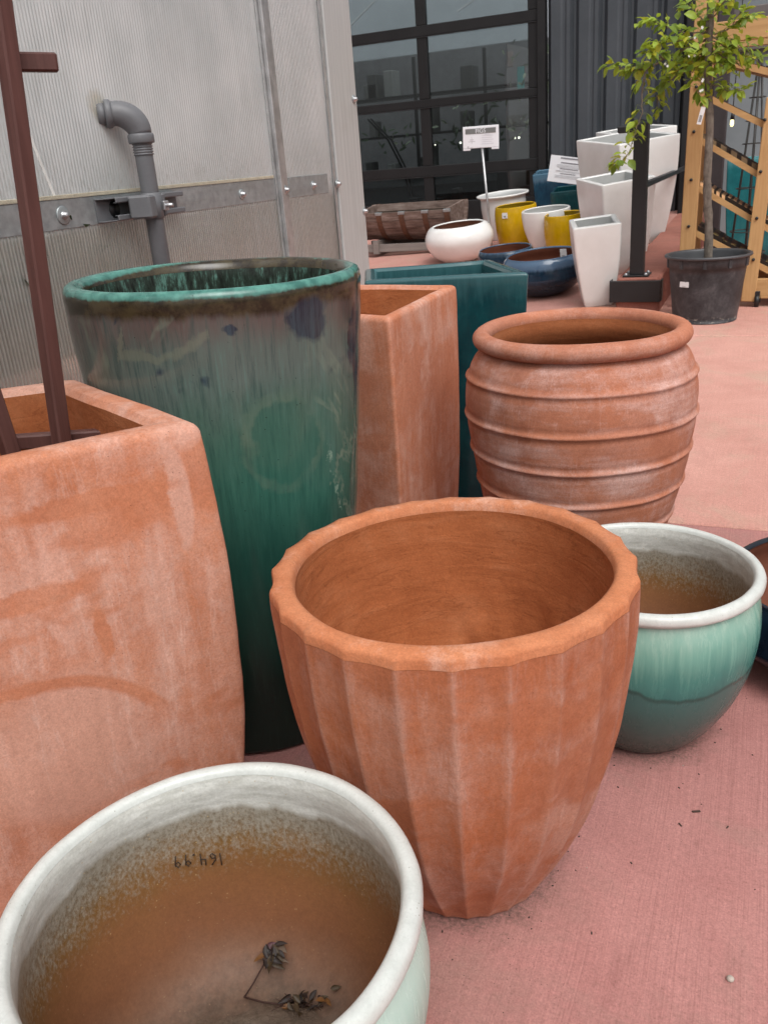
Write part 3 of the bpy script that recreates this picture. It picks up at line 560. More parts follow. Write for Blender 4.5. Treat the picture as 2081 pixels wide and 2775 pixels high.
def rel(pts, o): return [(a-o[0], c-o[1]) for a, c in pts]
o = (-1.19, 1.0); poly = [(-.787, 1.063), (-1.23, 1.295), (-1.62, 1.02), (-1.128, .63)]
t = thing('square_terracotta_planter', 'big square terracotta planter with chalky front face, holding the brown trellis', 'planter', (o[0], o[1], 0), 0, 'square terracotta planters')
square_pot(t, rel(poly, o),   .85, .052, .015, lambda u: 1.012+.055*sin(pi*min(1, max(0, (u-.15)/.85)))-.10*(1-u)**1.7, (terracotta('terracotta_front', .72, seed=8.3, pale=(.51, .30, .235), deep=(.40, .14, .07), mid=(.475, .195, .11), chz=scuffs), TI), jit=.004, seed=2, rim_r=.014)
o = (-1.02, 2.22); poly = [(-.835, 1.943), (-.84, 2.476), (-1.2, 2.5), (-1.195, 2.043)]
t = thing('square_terracotta_planter', 'tall square terracotta planter between the green pot and the teal box', 'planter', (o[0], o[1], 0), 0, 'square terracotta planters')
square_pot(t, rel(poly, o), .85, .034, .013, lambda u: 1.0+.03*sin(pi*u)-.16*(1-u)**1.3, (terracotta('terracotta_mid', .40, seed=5.9, pale=(.56, .345, .275), deep=(.42, .15, .08), mid=(.50, .205, .12), dirt=.1), TI), jit=.004, seed=6, rim_r=.014)
o = (-.99, 2.8); poly = [(-.679, 2.691), (-.909, 3.057), (-1.321, 2.884), (-1.184, 2.578)]
t = thing('teal_box_planter', 'glossy dark teal square planter behind the terracotta jar', 'planter', (o[0], o[1], 0))
TEAL = glaze('teal_glaze', (.004, .030, .038), (.010, .070, .078), (.05, .13, .14), .1, .85, 1.0)
square_pot(t, rel(poly, o), .85, .042, .012, lambda u: 1.0-.16*(1-u), (TEAL, TEAL), jit=.002, seed=9, rim_r=.012)

# ------------------------------------------------------------------ ribbed jar
def jar():
    t = thing('ribbed_jar', 'round terracotta jar with raised horizontal ribs and a rolled rim', 'jar', (-.432, 2.222, 0)); H = .75; t.scale = (.925, .925, 1.04)
    base = curve_prof([(.175, .004), (.19, .03), (.228, .14), (.262, .26), (.290, .37), (.310, .48), (.3185, .57), (.312, .635), (.292, .68), (.268, .703), (.262, .712)], 12)
    ribs = [.640, .546, .456, .368, .282, .195]; body = []
    for a, z in base:
        e = sum(.0085*math.exp(-((z-q)/.0085)**2) for q in ribs); body.append((a+e, z))
    fine = []
    for i in range(len(body)-1):
        for k in range(3): fine.append((body[i][0]+(body[i+1][0]-body[i][0])*k/3, body[i][1]+(body[i+1][1]-body[i][1])*k/3))
    fine = [(q[0], q[1]) for q in fine]
    # recompute ribs on the dense profile so that every rib keeps its crest
    def basr(z):
        for i in range(len(base)-1):
            if base[i][1] <= z <= base[i+1][1]: return base[i][0]+(base[i+1][0]-base[i][0])*(z-base[i][1])/max(1e-6, base[i+1][1]-base[i][1])
        return base[-1][0]
    zs = [.004+(.71-.004)*k/260 for k in range(261)]
    prof = [(basr(z)+sum(.0058*math.exp(-((z-q)/.0050)**2)-.0012*math.exp(-((z-q-.014)/.006)**2)-.0012*math.exp(-((z-q+.014)/.006)**2) for q in ribs), z) for z in zs]
    b = MB(); b.lathe([(.12, 0)]+prof, 144, 0, None, .0042, 31)
    b.obj('ribbed_body', terracotta('terracotta_jar', .44, seed=3.3, horiz=True, pale=(.52, .34, .30), deep=(.33, .122, .072), mid=(.41, .165, .10)), t)
    rc, zc, rr = .2685, .728, .0255
    rimp = [(rc+rr*cos(a)*(1.0 if cos(a) > 0 else .9), zc+rr*sin(a)*.84) for a in [rad(-70+i*12) for i in range(23)]]
    b = MB(); b.lathe([(.2615, .709)]+rimp, 144, 0, None, .004, 31); b.obj('rim', terracotta('terracotta_jar_rim', .22, seed=7.7, horiz=True, pale=(.50, .32, .27), deep=(.36, .135, .08), mid=(.44, .18, .11)), t)
    l = rimp[-1]
    b = MB(); b.lathe(curve_prof([l, (.236, .70), (.242, .675), (.268, .63), (.285, .55), (.27, .4), (.21, .2), (.15, .05), (.01, .045)], 6), 128, 0, None, .003, 31); b.obj('inner_wall', terracotta_inside('terracotta_jar_inner', 4, .62), t)
jar()

# dark blue bowl cut by the right edge
def low_bowl(name, label, loc, R0, H, glz, cat='bowl', group=None, bulge=1.08, ramp_=True, sticker=None, inner=None, tl=0, base=.55, neck=.9):
    t = thing(name, label, cat, loc, 0, group)
    out = curve_prof([(R0*base*.9, .003), (R0*base, .01), (R0*(base+.27), H*.16), (R0*bulge*.985, H*.42), (R0*bulge, H*.6), (R0*(bulge*.6+.4), H*.86), (R0*1.0, H*.97), (R0*.985, H), (R0*.955, H*1.0), (R0*.94, H*.97)], 5)
    b = MB(); b.lathe([(R0*.4, 0)]+out, 72, 0, None, .0015, len(label)); b.obj('glazed_body', glz, t)
    b = MB(); b.lathe(curve_prof([(R0*.94, H*.969), (R0*.96, H*.9), (R0*bulge*.93, H*.6), (R0*.75, H*.15), (.01, H*.12)], 5), 64, 0, None, 0, 0); b.obj('inner_wall', inner or TI, t)
    if ramp_: on_ramp(t, loc[0], loc[1])
    return t
BLUE = glaze('blue_glaze', (.004, .007, .014), (.012, .030, .055), (.004, .004, .006), .08, .215, 2.0, 6)
DKCLAY = plain('dark_fired_clay', (.15, .052, .03), .8, 0, .2, 14, .2, .3)
low_bowl('blue_bowl', 'dark blue glazed bowl cut by the right edge, beside the teal bowl', (.25, 2.08, 0), .285, .215, BLUE, group='dark blue bowls', ramp_=False, inner=DKCLAY)

# dry sprig in the front bowl and the price written inside it
def leaf(b, o, d, n, L, W, mi, fold=.25, curl=.3):
    d = d.normalized(); sd_ = d.cross(n).normalized(); n = sd_.cross(d)
    P = []
    for u, wd in ((0, .06), (.25, .75), (.5, 1.), (.75, .7), (1., .02)):
        c = o+d*L*u - n*curl*L*u*u
        P += [c-sd_*W/2*wd+n*fold*W*wd*.5, c, c+sd_*W/2*wd+n*fold*W*wd*.5]
    f = []
    for i in range(4):
        for k in range(2): f.append((i*3+k, i*3+k+1, i*3+k+4, i*3+k+3))
    b.add(P, f, mi, True)
def sprig():
    t = thing('dried_sprig', 'withered brown twig with curled leaves lying inside the front bowl', 'twig', SPR)
    b = MB()
    b.tube([(0, 0, .006), (.004, .02, .012), (.010, .042, .026), (.016, .06, .044)], .0012, 6); b.tube([(0, 0, .006), (.03, .002, .006), (.055, .008, .005), (.09, .018, .006), (.115, .026, .006)], .0013, 6)
    for i in range(16):
        k_ = R.random(); a = Vector((.05+k_*.06, .008+k_*.018+R.uniform(-.006, .006), .006)); b.tube([a, a+Vector((R.gauss(0, .01), R.gauss(0, .01), R.uniform(.001, .012)))], .0005, 5)
    b.obj('stem', plain('dry_stem', (.045, .018, .012), .8), t)
    mats = [plain('dry_leaf_dark', (.020, .011, .008), .6, 0, .4, 60), plain('dry_leaf_olive', (.05, .03, .012), .6, 0, .4, 60), plain('dry_leaf_ochre', (.14, .055, .010), .6, 0, .3, 60), plain('dry_leaf_pale', (.11, .07, .045), .7, 0, .2, 60), plain('dry_leaf_purple', (.07, .025, .03), .6, 0, .3, 60)]
    for k in range(17):
        b = MB(); c = Vector((.018, .060, .046)); a = R.uniform(-2.7, .6); d = Vector((cos(a), sin(a)*.9-.2, R.uniform(-.6, .3))); leaf(b, c+Vector((R.gauss(0, .006), R.gauss(0, .010), R.uniform(-.012, .004))), d, Vector((R.gauss(0, .6), R.gauss(-.4, .4), 1)), R.uniform(.016, .027), R.uniform(.007, .011), 0, R.uniform(.5, 1.3), R.uniform(-.1, .6)); b.obj('leaf', mats[(0, 1, 0, 4, 2, 0, 3, 1, 0, 4, 0, 1, 0, 3, 0, 1, 0)[k]], t)
    for k in range(24):
        b = MB(); k_ = R.random(); c = Vector((.062+k_*.060, .012+k_*.020+R.gauss(0, .008), R.uniform(.004, .02))); a = R.uniform(0, 6.3); leaf(b, c, Vector((cos(a), sin(a), R.uniform(-.2, .6))), Vector((R.gauss(0, .6), R.gauss(-.3, .5), 1)), R.uniform(.012, .022), R.uniform(.006, .010), 0, R.uniform(.5, 1.3), R.uniform(-.1, .6)); b.obj('leaf', mats[(0, 1, 1, 0, 2, 0, 3, 1)[k % 8]], t)
SPR = (-.612, .718, .090)
sprig()
def price():
    digits = {'1': [[(.1, 1), (.1, 0)]], '6': [[(.55, 1), (.15, .55), (.1, .2), (.35, 0), (.6, .2), (.45, .45), (.15, .35)]], '4': [[(.15, 1), (.1, .5), (.6, .5)], [(.55, .95), (.5, 0)]], '.': [[(.05, .06), (.16, .0), (.22, .06), (.12, .1)]], '9': [[(.55, .75), (.35, .98), (.1, .75), (.3, .5), (.55, .7)], [(.57, .85), (.5, .4), (.4, 0)]]}
    b = MB(); x = 0; s = 1.087
    def surf(u, v):  # u along the text, v up the letter; the writing is upside down on the far wall
        th = TH0+u*.0155/.23; z = (ZP-.008-v*.019+u*.0042)*s
        pr = [(.2125, .28), (.212, .26), (.2105, .23), (.207, .2), (.198, .16), (.185, .12)]
        zz = z/s
        for i in range(len(pr)-1):
            if pr[i+1][1] <= zz <= pr[i][1]: k = (pr[i][1]-zz)/(pr[i][1]-pr[i+1][1]); rr = pr[i][0]+(pr[i+1][0]-pr[i][0])*k; break
        else: rr = .207
        rr = rr*s-.0046
        return Vector((rr*cos(th), rr*sin(th), z))
    for ch in '164.99':
        for st in digits[ch]: b.tube([surf(x+px_, py_) for px_, py_ in st], .0009, 5)
        x += .45 if ch in '1.' else .95
    b.obj('handwritten_price', plain('marker_ink', (.035, .022, .015), .8), FB)
TH0, ZP = 1.88, .264
price()

# ------------------------------------------------------------------ trellis in the planter
def trellis():
    t = thing('wooden_trellis', 'brown stained wooden trellis standing in the big square planter', 'trellis', (-1.12, 1.12, .06))
    w_ = .026; o = Vector((1.12, -1.12, -.06)); A = Vector((-1.099, 1.093, .792)); D = Vector((.036, .035, .666))
    b = MB(); b.beam(A-D*1.02+o, A+D*1.8+o, w_, w_, (.2, 1, 0), .003); b.obj('post', BROWN, t)
    A2 = Vector((-1.158, 1.030, .828)); D2 = Vector((-.035, -.035, .7))
    b = MB(); b.beam(A2-D2*1.0+o, A2+D2*1.6+o, w_, w_, (.2, 1, 0), .003); b.obj('post', BROWN, t)
    b = MB(); b.beam(Vector((-1.30, .97, 1.397))+o, Vector((-1.048, 1.206, 1.379))+o, .020, .027, (0, 0, 1), .003); b.obj('crossbar', BROWN, t)
    b = MB(); b.beam(Vector((-1.30, 1.0, .80))+o, Vector((-1.055, 1.185, .778))+o, .022, .026, (0, 0, 1), .003); b.obj('crossbar', BROWN, t)
trellis()

# ------------------------------------------------------------------ greenhouse wall
WX = -1.85
def greenhouse():
    t = thing('greenhouse_wall', 'ribbed translucent polycarbonate greenhouse wall with galvanised rail at left', 'wall', (WX, 0, 0))
    b = MB(); b.box(-.012, 0, -3.0, 3.262, .12, 3.4); b.obj('polycarbonate_panel', POLY, t)
    b = MB(); b.box(-.012, -.001, 3.266, 3.97, .12, 3.4); b.obj('polycarbonate_panel', POLY, t)
    b = MB(); b.box(-.05, .004, -3.0, 4.1, -.05, .118, .004); b.obj('base_board', plain('dark_base', (.03, .03, .03), .7), t)
    b = MB(); b.box(.0005, .006, 3.247, 3.345, .12, 3.4, .001); b.box(.006, .022, 3.262, 3.288, .12, 3.4, .002); b.obj('joint_strip', ALU, t)
    b = MB(); b.box(.003, .006, 3.775, 3.80, .12, 3.4, .001); b.obj('joint_strip', ALU, t)
    b = MB(); b.box(.001, .014, 3.803, 4.075, .12, 3.4, .003); b.box(-.30, .001, 4.062, 4.075, .12, 3.4); b.obj('corner_trim', CORN, t)
    b = MB(); b.box(.0005, .003, -3.0, 3.246, 1.087, 1.166, .001); b.obj('rail', GALV, t)
    b = MB(); b.box(.0005, .003, 3.36, 3.72, 1.085, 1.165, .001); b.obj('rail', GALV, t)
    b = MB(); b.box(.001, .005, -3.0, 3.24, 1.167, 1.178, .001); b.obj('sealant_bead', plain('sealant', (.42, .38, .29), .7, 0, .2, 40, .3, .5), t)
    for y, z, wr in ((2.027, 1.124, .026), (2.985, 1.122, .019), (3.318, 1.119, .018), (3.572, 1.124, .018), (3.79, 1.118, .018), (4.042, 1.472, .018), (4.062, .979, .018)):
        x0 = .003 if y < 3.25 or 3.36 < y < 3.7 else (.0065 if y < 3.4 else .0145)
        M = Matrix.Translation((x0, y, z)) @ Matrix.Rotation(pi/2, 4, 'Y')
        b = MB(); b.lathe([(wr, 0), (wr, .0025), (wr*.9, .0035), (.001, .004)], 18, M=M); s_ = b.obj('washer', GALV, t)
        b = MB(); b.lathe([(.012, .003), (.012, .006), (.0085, .007), (.0085, .016), (.007, .018), (.0, .0185)], 6, M=M); b.obj('screw', ZINC, s_)
    b = MB(); b.beam((.001, 1.935, 1.43), (.001, 2.015, 1.165), .010, .0012, (1, 0, 0)); b.obj('sealant_bead', plain('white_sealant', (.66, .66, .63), .7), t)
POLY = poly_sheet(); CORN = None
def corner_mat():
    m = N('corner_trim_sheet'); s = m.noise(1, 5, .7, m.map((1, 110, 1.2))); a = m.noise(4, 4)
    c = m.mix(m.ramp(s, (.35, 0.), (.65, 1.)), (.40, .41, .405), (.55, .56, .55)); c = m.mix(m.ramp(a, (.55, 0.), (.75, .4)), c, (.38, .36, .33))
    return m.fin(c, .38, .5, m.bump(s, .15, .003), .25)
CORN = corner_mat()
greenhouse()
# inside the greenhouse, seen dimly through the sheet
tag(MB().box(-5.2, -5.15, -3, 4.1, 0, 3.2).obj('greenhouse_back_wall', plain('pale_sheet', (.80, .82, .82), .6)), 'pale far wall dimly seen through the greenhouse sheet', 'wall')
b = MB(); b.box(-4.9, -3.0, .4, 3.9, .45, .98, .02); b.obj('bench_top', plain('weathered_bench', (.17, .14, .105), .8), thing('potting_bench', 'long brownish bench dimly seen through the lower greenhouse sheet', 'bench'))
b = MB(); b.box(-2.02, -1.885, 1.1, 1.94, .855, .925, .02); tag(b.obj('black_tray', BLACK), 'long black tray dimly seen behind the greenhouse sheet at left', 'tray')
b = MB()
for i in range(260):
    q = Vector((R.uniform(-2.2, -1.9), R.uniform(1.3, 2.15), R.uniform(.95, 1.07))); leaf(b, q, Vector((R.gauss(0, 1), R.gauss(0, 1), R.uniform(-.2, 1))), Vector((R.gauss(0, 1), R.gauss(0, 1), 1)), .09, .04, 0)
tag(b.obj('greenhouse_plants', plain('greenhouse_leaf', (.06, .10, .035), .6)), 'blurred green plants dimly seen through the greenhouse sheet', 'plants', None, 'stuff')

def pipe():
    t = thing('vent_pipe', 'grey painted pipe with threaded elbow entering the greenhouse wall', 'pipe', (WX+.075, 2.342, 0)); x = 0
    rp = .027
    b = MB(); b.lathe([(rp, 0.0), (rp, 1.285)], 32); b.obj('riser', PIPE, t)
    b = MB(); pr = []
    for k in range(5): z = 1.268+k*.0072; pr += [(rp+.0005, z), (rp+.0035, z+.0022), (rp+.0035, z+.004), (rp+.0005, z+.0062)]
    b.lathe(pr, 32); b.obj('thread', PIPE, t)
    rb = .036
    b = MB(); b.lathe([(rp+.002, 1.301), (rb+.001, 1.302), (rb+.003, 1.305), (rb+.003, 1.324), (rb+.001, 1.328), (rb-.003, 1.33)], 36); b.obj('collar', PIPE, t)
    # elbow turns from vertical to run back along -y / into the wall
    d = Vector((-.76, -.65, 0)); pts = []; rr = []
    for k in range(13):
        a = k/12*pi/2; c = Vector((0, 0, 1.328))+d*.066*(1-cos(a))+Vector((0, 0, .060*sin(a))); pts.append(c); rr.append(rb-.002+.004*sin(a*2))
    pts.append(pts[-1]+d*.012); rr.append(rb-.001)
    b = MB(); b.tube(pts, rr, 32); b.obj('elbow', PIPE, t)
    e = pts[-1]
    b = MB(); b.tube([e-d*.006, e-d*.002, e+d*.010, e+d*.014], [rb-.001, rb+.0035, rb+.0035, rb], 36); b.obj('collar', PIPE, t)
    b = MB(); b.tube([e+d*.01, e+d*.035], .030, 28); b.obj('nipple', PIPE, t)
    t2 = thing('strut_channel', 'short dark grey slotted strut channel bolted across the greenhouse rail', 'channel', (WX+.004, 2.365, 1.124))
    b = MB(); L = .40
    b.box(0, .003, -L/2, L/2, -.033, .033); b.box(.003, .032, -L/2, L/2, .030, .033, .001); b.box(.003, .032, -L/2, L/2, -.033, -.030, .001)
    b.obj('channel_web', PIPE, t2)
    for s in (1, -1):
        b = MB(); b.box(.030, .036, -L/2+.055, L/2, .017 if s > 0 else -.033, .033 if s > 0 else -.017, .003); b.box(.022, .031, -L/2+.055, L/2, .017 if s > 0 else -.020, .020 if s > 0 else -.017, .001); b.obj('channel_lip', PIPE, t2)
    b = MB(); b.tube([(.0032, -.12, 0), (.0050, -.12, 0)], .024, 24); b.obj('slot', BLACK, t2)
    b = MB(); rcl = rp+.005
    pr = [(rcl-.002, 1.086), (rcl, 1.087), (rcl, 1.160), (rcl-.002, 1.161)]; b.lathe(pr, 32)
    b.box(-.045, .026, -.075, -.024, 1.09, 1.157, .006, Matrix.Rotation(.25, 4, 'Z')); b.box(-.02, .022, rcl-.006, rcl+.012, 1.09, 1.157, .004)
    b.obj('clamp', PIPE, t)
    b = MB(); b.tube([(.028, .022, 1.122), (.062, .020, 1.121)], .0065, 12); b.box(.030, .040, .008, .034, 1.108, 1.135, .002); b.obj('bolt', ZINC, t)
pipe()

# ------------------------------------------------------------------ workshop: glazed door and dark steel wall
WY = 11.5
DARK = plain('dark_corrugated_paint', (.062, .070, .080), .42, .2, .12, 3); FRAME = plain('black_door_frame', (.013, .0125, .013), .5, 0, .15, 6, .3); GLASS = pane_glass()
def door():
    t = thing('garage_door', 'black framed glazed overhead door with reflecting panes', 'garage door', (-4.2, WY, 0))
    zs = [(.26, .637), (.637+.0, .64), (.965, 1.094), (1.785, 1.876), (2.587, 2.71), (3.42, 3.55)]
    bars = [(.27, .64), (.965, 1.09), (1.785, 1.878), (2.587, 2.708), (3.42, 3.55)]
    x0, x1 = -3.2, 1.44
    b = MB()
    for a, c in bars: b.box(x0, x1, -.05, .03, a, c, .006)
    b.obj('rail', FRAME, t)
    b = MB()
    for a, c in bars[1:]: b.box(x0, x1-.004, -.058, -.0505, a-.012, a-.001, .002)
    b.obj('bottom_lip', BLACK, t)
    for xm in (-2.45, -1.17, -.02, 1.39):
        b = MB()
        for i in range(4):
            b.box(xm-.065, xm+.065, -.047, .027, bars[i][1]+.002, bars[i+1][0]-.002, .005)
        b.obj('stile', FRAME, t)
    xs = (-2.385, -1.235), (-1.105, -.085), (.045, 1.325)
    for (xa, xb) in xs:
        for i in range(4): b = MB(); b.box(xa-.012, xb+.012, -.004, .004, bars[i][1]-.012, bars[i+1][0]+.012); b.obj('pane', GLASS, t)
    b = MB(); b.box(x1+.003, x1+.10, -.09, .05, .1, 3.6, .006); b.obj('jamb', FRAME, t)
door()
def wall():
    t = thing('corrugated_wall', 'dark grey corrugated steel wall right of the glazed door', 'wall', (-2.64, WY, 0))
    prof = []; x = 0; pitch = .326
    while x < 1.56:
        for dx, dy in ((0, 0), (.045, -.06), (.155, -.06), (.175, -.048), (.205, -.048), (.225, -.06), (.265, -.06), (.30, 0)): prof.append((x+dx, dy))
        x += pitch
    prof = [q for q in prof if q[0] < 1.56]; vs = []; fs = []
    for x, y in prof: vs += [(x, y, .15), (x, y, 4.2)]
    for i in range(len(prof)-1): fs.append((2*i, 2*i+2, 2*i+3, 2*i+1))
    b = MB(); b.add(vs, fs); o = b.obj('steel_sheet', DARK, t); md = o.modifiers.new('s', 'SOLIDIFY'); md.thickness = .003
    b = MB(); b.box(0, 1.62, .01, .3, .1, 4.2); b.obj('backing', BLACK, t)
    b = MB(); b.box(1.565, 1.64, -.07, .0, .1, 4.2, .004); b.obj('corner_trim', BLACK, t)
    b = MB(); b.beam((1.10, -.075, 1.42), (1.56, -.072, 1.30), .01, .014); b.obj('cable', BLACK, t)
    b = MB(); b.box(-7, 1.62, .0, .3, 3.62, 4.3); b.obj('lintel', FRAME, t)
wall()
# room behind the glass
def room():
    t = thing('workshop_room', 'dim workshop interior behind the glazed door', 'room', (-4.2, WY, 0)); dk = plain('room_dark', (.13, .13, .135), .8, 0, .3, 1.5)
    b = MB(); b.box(-3.4, 3, 4.3, 4.4, .1, 2.85); b.box(3.0, 3.1, .32, 4.3, .1, 3.0); b.box(-3.5, -3.4, .3, 4.3, .1, 3.0); b.obj('back_wall', dk, t)
    b = MB(); b.box(-3.5, 3.1, .32, 4.4, .0, .1); b.obj('floor', plain('room_floor', (.12, .11, .10), .6), t)
    b = MB(); b.box(-3.5, 3.1, 4.3, 4.36, 2.86, 6); b.obj('sky_reflection_panel', plain('pale_panel', (.50, .54, .57), .5, 0, .1, 1), t)  # added pale panel standing in for sky reflected in the door's top panes
    for k in range(3): b = MB(); b.beam((-2.6+k*1.9, 3.5, 3.3), (-1.2+k*1.9, 3.5, 4.2-k*.3), .02, .03); b.obj('strut', plain('roof_reflection_line', (.6, .62, .63), .5), t)  # added diagonals imitating greenhouse roof lines reflected in the top panes
    sh = plain('grey_shelf', (.16, .18, .18), .5)
    b = MB(); b.box(-3.3, 1.5, 1.0, 1.5, .82, .98, .01); b.box(-3.3, 1.5, 1.2, 1.5, .1, .82, .01); b.obj('counter', sh, t)
    b = MB(); b.box(.75, 1.35, .5, .9, .68, .94, .01); b.obj('monitor', BLACK, t)
    b = MB(); b.box(-2.3, -1.6, .5, .9, .62, .9, .01); b.obj('crate', BLACK, t)
    for x, z, a, c, m in ((.70, 2.15, .1, .28, plain('turquoise_cloth', (.05, .30, .30), .7)), (.9, 2.28, .16, .3, plain('grey_banner', (.16, .20, .21), .7)), (.55, 2.40, .08, .2, plain('tan_banner', (.25, .2, .18), .7))):
        b = MB(); b.box(x-a/2, x+a/2, 2.0, 2.02, z-c/2, z+c/2, .004); b.obj('banner', m, t)
    lamp = emis('lit_tube', (1, .95, .75), 5.0)
    b = MB(); b.tube([(.46, 1.9, 1.905), (.70, 1.9, 1.915)], .020, 10); b.obj('tube_lamp', lamp, t)
    for x, z, s in ((.78, 1.918, .022), (.92, 2.16, .014), (.96, 2.16, .014), (.885, 2.158, .014), (-.6, 1.36, .010), (.5, .62, .012), (1.52, 2.42, .025), (1.52, 2.32, .022), (1.52, 2.05, .022), (.63, 1.36, .014), (.69, 1.36, .016), (-.2, 1.36, .016)):
        b = MB(); b.lathe([(.001, -s), (s*.8, -s*.6), (s, 0), (s*.8, s*.6), (.001, s)], 12, M=Matrix.Translation((x, 1.9, z))); b.obj('bulb', lamp, t)
    gm = [plain('indoor_leaf', (.05, .085, .035), .5), plain('indoor_leaf_glint', (.40, .47, .32), .5)]  # the pale leaf colour doubles as painted bright glints in the panes
    for x0, n, z0, z1 in ((-.9, 26, 1.3, 1.8), (.2, 46, 1.3, 1.85), (1.0, 40, 1.3, 1.8), (.35, 14, 1.75, 2.1), (-2.0, 30, 1.3, 1.8), (1.2, 60, 1.9, 2.7), (.75, 12, 1.8, 2.1)):
        b = MB()
        for k in range(n):
            o = Vector((x0+R.gauss(0, .3), R.uniform(.9, 1.6), R.uniform(z0, z1-.2))); leaf(b, o, Vector((R.gauss(0, .5), R.gauss(0, .3), R.uniform(-.3, 1))), Vector((R.gauss(0, .3), -1, .3)), R.uniform(.07, .17), R.uniform(.02, .045), R.choice((0, 0, 1)), .3, .3)
        b.obj('indoor_plant', gm, t)
    b = MB()
    for dx in (0, .05): b.tube([(-1.15+dx, .7, 1.75), (-.86+dx, .7, 1.45), (-.66+dx, .7, 1.05), (-.58+dx, .7, .7)], .014, 8)
    b.obj('hose', BLACK, t)
    for k in range(12): b = MB(); x = -2.3+k*.33+R.uniform(-.05, .05); b.box(x, x+R.uniform(.08, .2), .75, .95, .25, R.uniform(.4, .78), .01); b.obj('box', plain('stock_box', (lambda v: (v, v, v*.95))(R.uniform(.03, .14)), .6), t)
    for k in range(16):
        b = MB(); x = R.uniform(-3.0, 1.3); z = R.choice((1.0, 1.0, 1.55, 2.1)); b.box(x, x+R.uniform(.06, .22), 2.2, 2.5, z, z+R.uniform(.12, .42), .008); b.obj('stock', plain('shelf_stock', (lambda v: (v, v*1.02, v*.98))(R.choice((.03, .06, .12, .22))), .6), t)
    b = MB()
    for z in (.97, 1.52, 2.07): b.box(-3.2, 1.4, 2.15, 2.6, z, z+.03, .004)
    for x in (-3.2, -2.1, -1.0, .1, 1.3): b.box(x, x+.04, 2.15, 2.2, .1, 2.6)
    b.obj('shelving', BLACK, t)
room()

# ------------------------------------------------------------------ kerb, post, handrail
def kerb():
    b = MB(); L = 4.7
    vs = []; x0, x1 = -1.06, -.745
    def zt(y): return .25+.028*(y-6.85)
    prof = [(x0, -.02), (x0, .235), (x0+.015, .25), (x1-.015, .25), (x1, .235), (x1, -.02)]
    ys = [6.84, 6.855]+[6.855+L*k/8 for k in range(1, 9)]
    for i, y in enumerate(ys):
        for x, z in prof:
            dz = zt(y)-.25; vs.append((x+(0 if i else (.012 if x < -.9 else -.012)), y, (z+dz if z > 0 else z)-(0 if i or z < 0 else .012)))
    n = len(prof); fs = []
    for i in range(len(ys)-1):
        for k in range(n-1): fs.append((i*n+k, i*n+k+1, (i+1)*n+k+1, (i+1)*n+k))
    fs += [tuple(range(n))[::-1], tuple((len(ys)-1)*n+k for k in range(n))]
    b.add(vs, fs); tag(b.obj('kerb', concrete('red_kerb', (.30, .115, .085), (.40, .165, .125), (.25, .12, .09), 1.4, .3)), None, None, None, 'structure')
    t = thing('railing_post', 'black steel post on a bolted plate at the kerb end with a handrail', 'railing', (-.925, 6.95, .253))
    b = MB(); b.box(-.05, .05, -.05, .05, .012, 1.06, .004); b.obj('post', BLACK, t)
    b = MB(); b.box(-.095, .095, -.09, .09, 0, .012, .003); pl = b.obj('base_plate', BLACK, t)
    for sx in (-1, 1):
        for sy in (-1, 1): b = MB(); b.lathe([(.012, .012), (.012, .02), (.008, .026), (.001, .027)], 8, M=Matrix.Translation((sx*.072, sy*.068, 0))); b.obj('bolt', ZINC, pl)
    b = MB(); b.beam((-.0, .05, .63), (-.02, 4.4, .63), .05, .038, bev=.004); b.obj('handrail', BLACK, t)
    b = MB(); b.box(-.17, -.05, -.02, .02, 1.0, 1.05, .01); b.obj('post_arm', BLACK, t)
    t = thing('kerb_bracket', 'black steel bracket wrapped round the red kerb end under the post', 'bracket', (-.92, 6.84, 0))
    b = MB(); b.box(-.185, .185, -.035, -.004, .075, .232, .004); b.box(.179, .19, -.004, .09, .075, .232, .002); b.box(-.19, -.179, -.004, .09, .075, .232, .002); b.obj('steel_band', BLACK, t)
kerb()

# ------------------------------------------------------------------ pots on the ramp
def sticker_on(t, x, y, z, w_, h_, rz, tiltx=0, code=True, name='price_sticker'):
    M = Matrix.Translation((x, y, z)) @ Matrix.Rotation(rz, 4, 'Z') @ Matrix.Rotation(tiltx, 4, 'X')
    b = MB(); b.box(-w_/2, w_/2, -.002, .002, -h_/2, h_/2, 0, M); s = b.obj(name, STICK, t)
    if code:
        b = MB()
        for k in range(7): b.box(-w_*.22+k*w_*.066, -w_*.22+k*w_*.066+w_*.03, -.0035, -.0022, -h_*.3, -h_*.05, 0, M)
        b.obj('barcode', INK, s)
    return s
def lathe_thing(name, label, cat, x, y, prof, inner, glz, inm, group, jit=.002):
    t = thing(name, label, cat, (x, y, 0), 0, group)
    b = MB(); b.lathe([(prof[0][0]*.8, 0)]+curve_prof(prof, 5), 72, 0, None, jit, x*9); b.obj('glazed_body', glz, t)
    b = MB(); b.lathe(curve_prof(inner, 5), 64, 0, None, jit, x*9); b.obj('inner_wall', inm, t); on_ramp(t, x, y); return t
YEL = glaze('yellow_glaze', (.46, .27, .003), (.60, .37, .005), (.66, .44, .02), .15, .5, 1.0)
YIN = glaze('yellow_inner', (.18, .11, .006), (.30, .20, .008), (.5, .36, .02), .3, .5, 1.0)
CLAYIN = plain('unglazed_clay', (.27, .145, .10), .85, 0, .25, 12, .2, .3)
WIN = plain('white_inner', (.45, .455, .445), .4, 0, .08, 6)
RR = .367
lathe_thing('white_bowl', 'wide white bowl bulging at the sides, leftmost by the barrel planter', 'bowl', -3.11, 9.35, [(.19, .004), (.21, .01), (.30, .08), (.362, .19), (.365, .27), (.325, .345), (.29, .37), (.275, .375), (.262, .366)], [(.262, .3655), (.30, .32), (.33, .25), (.3, .12), (.2, .06), (.01, .05)], WHITE, CLAYIN, 'white glazed pots')
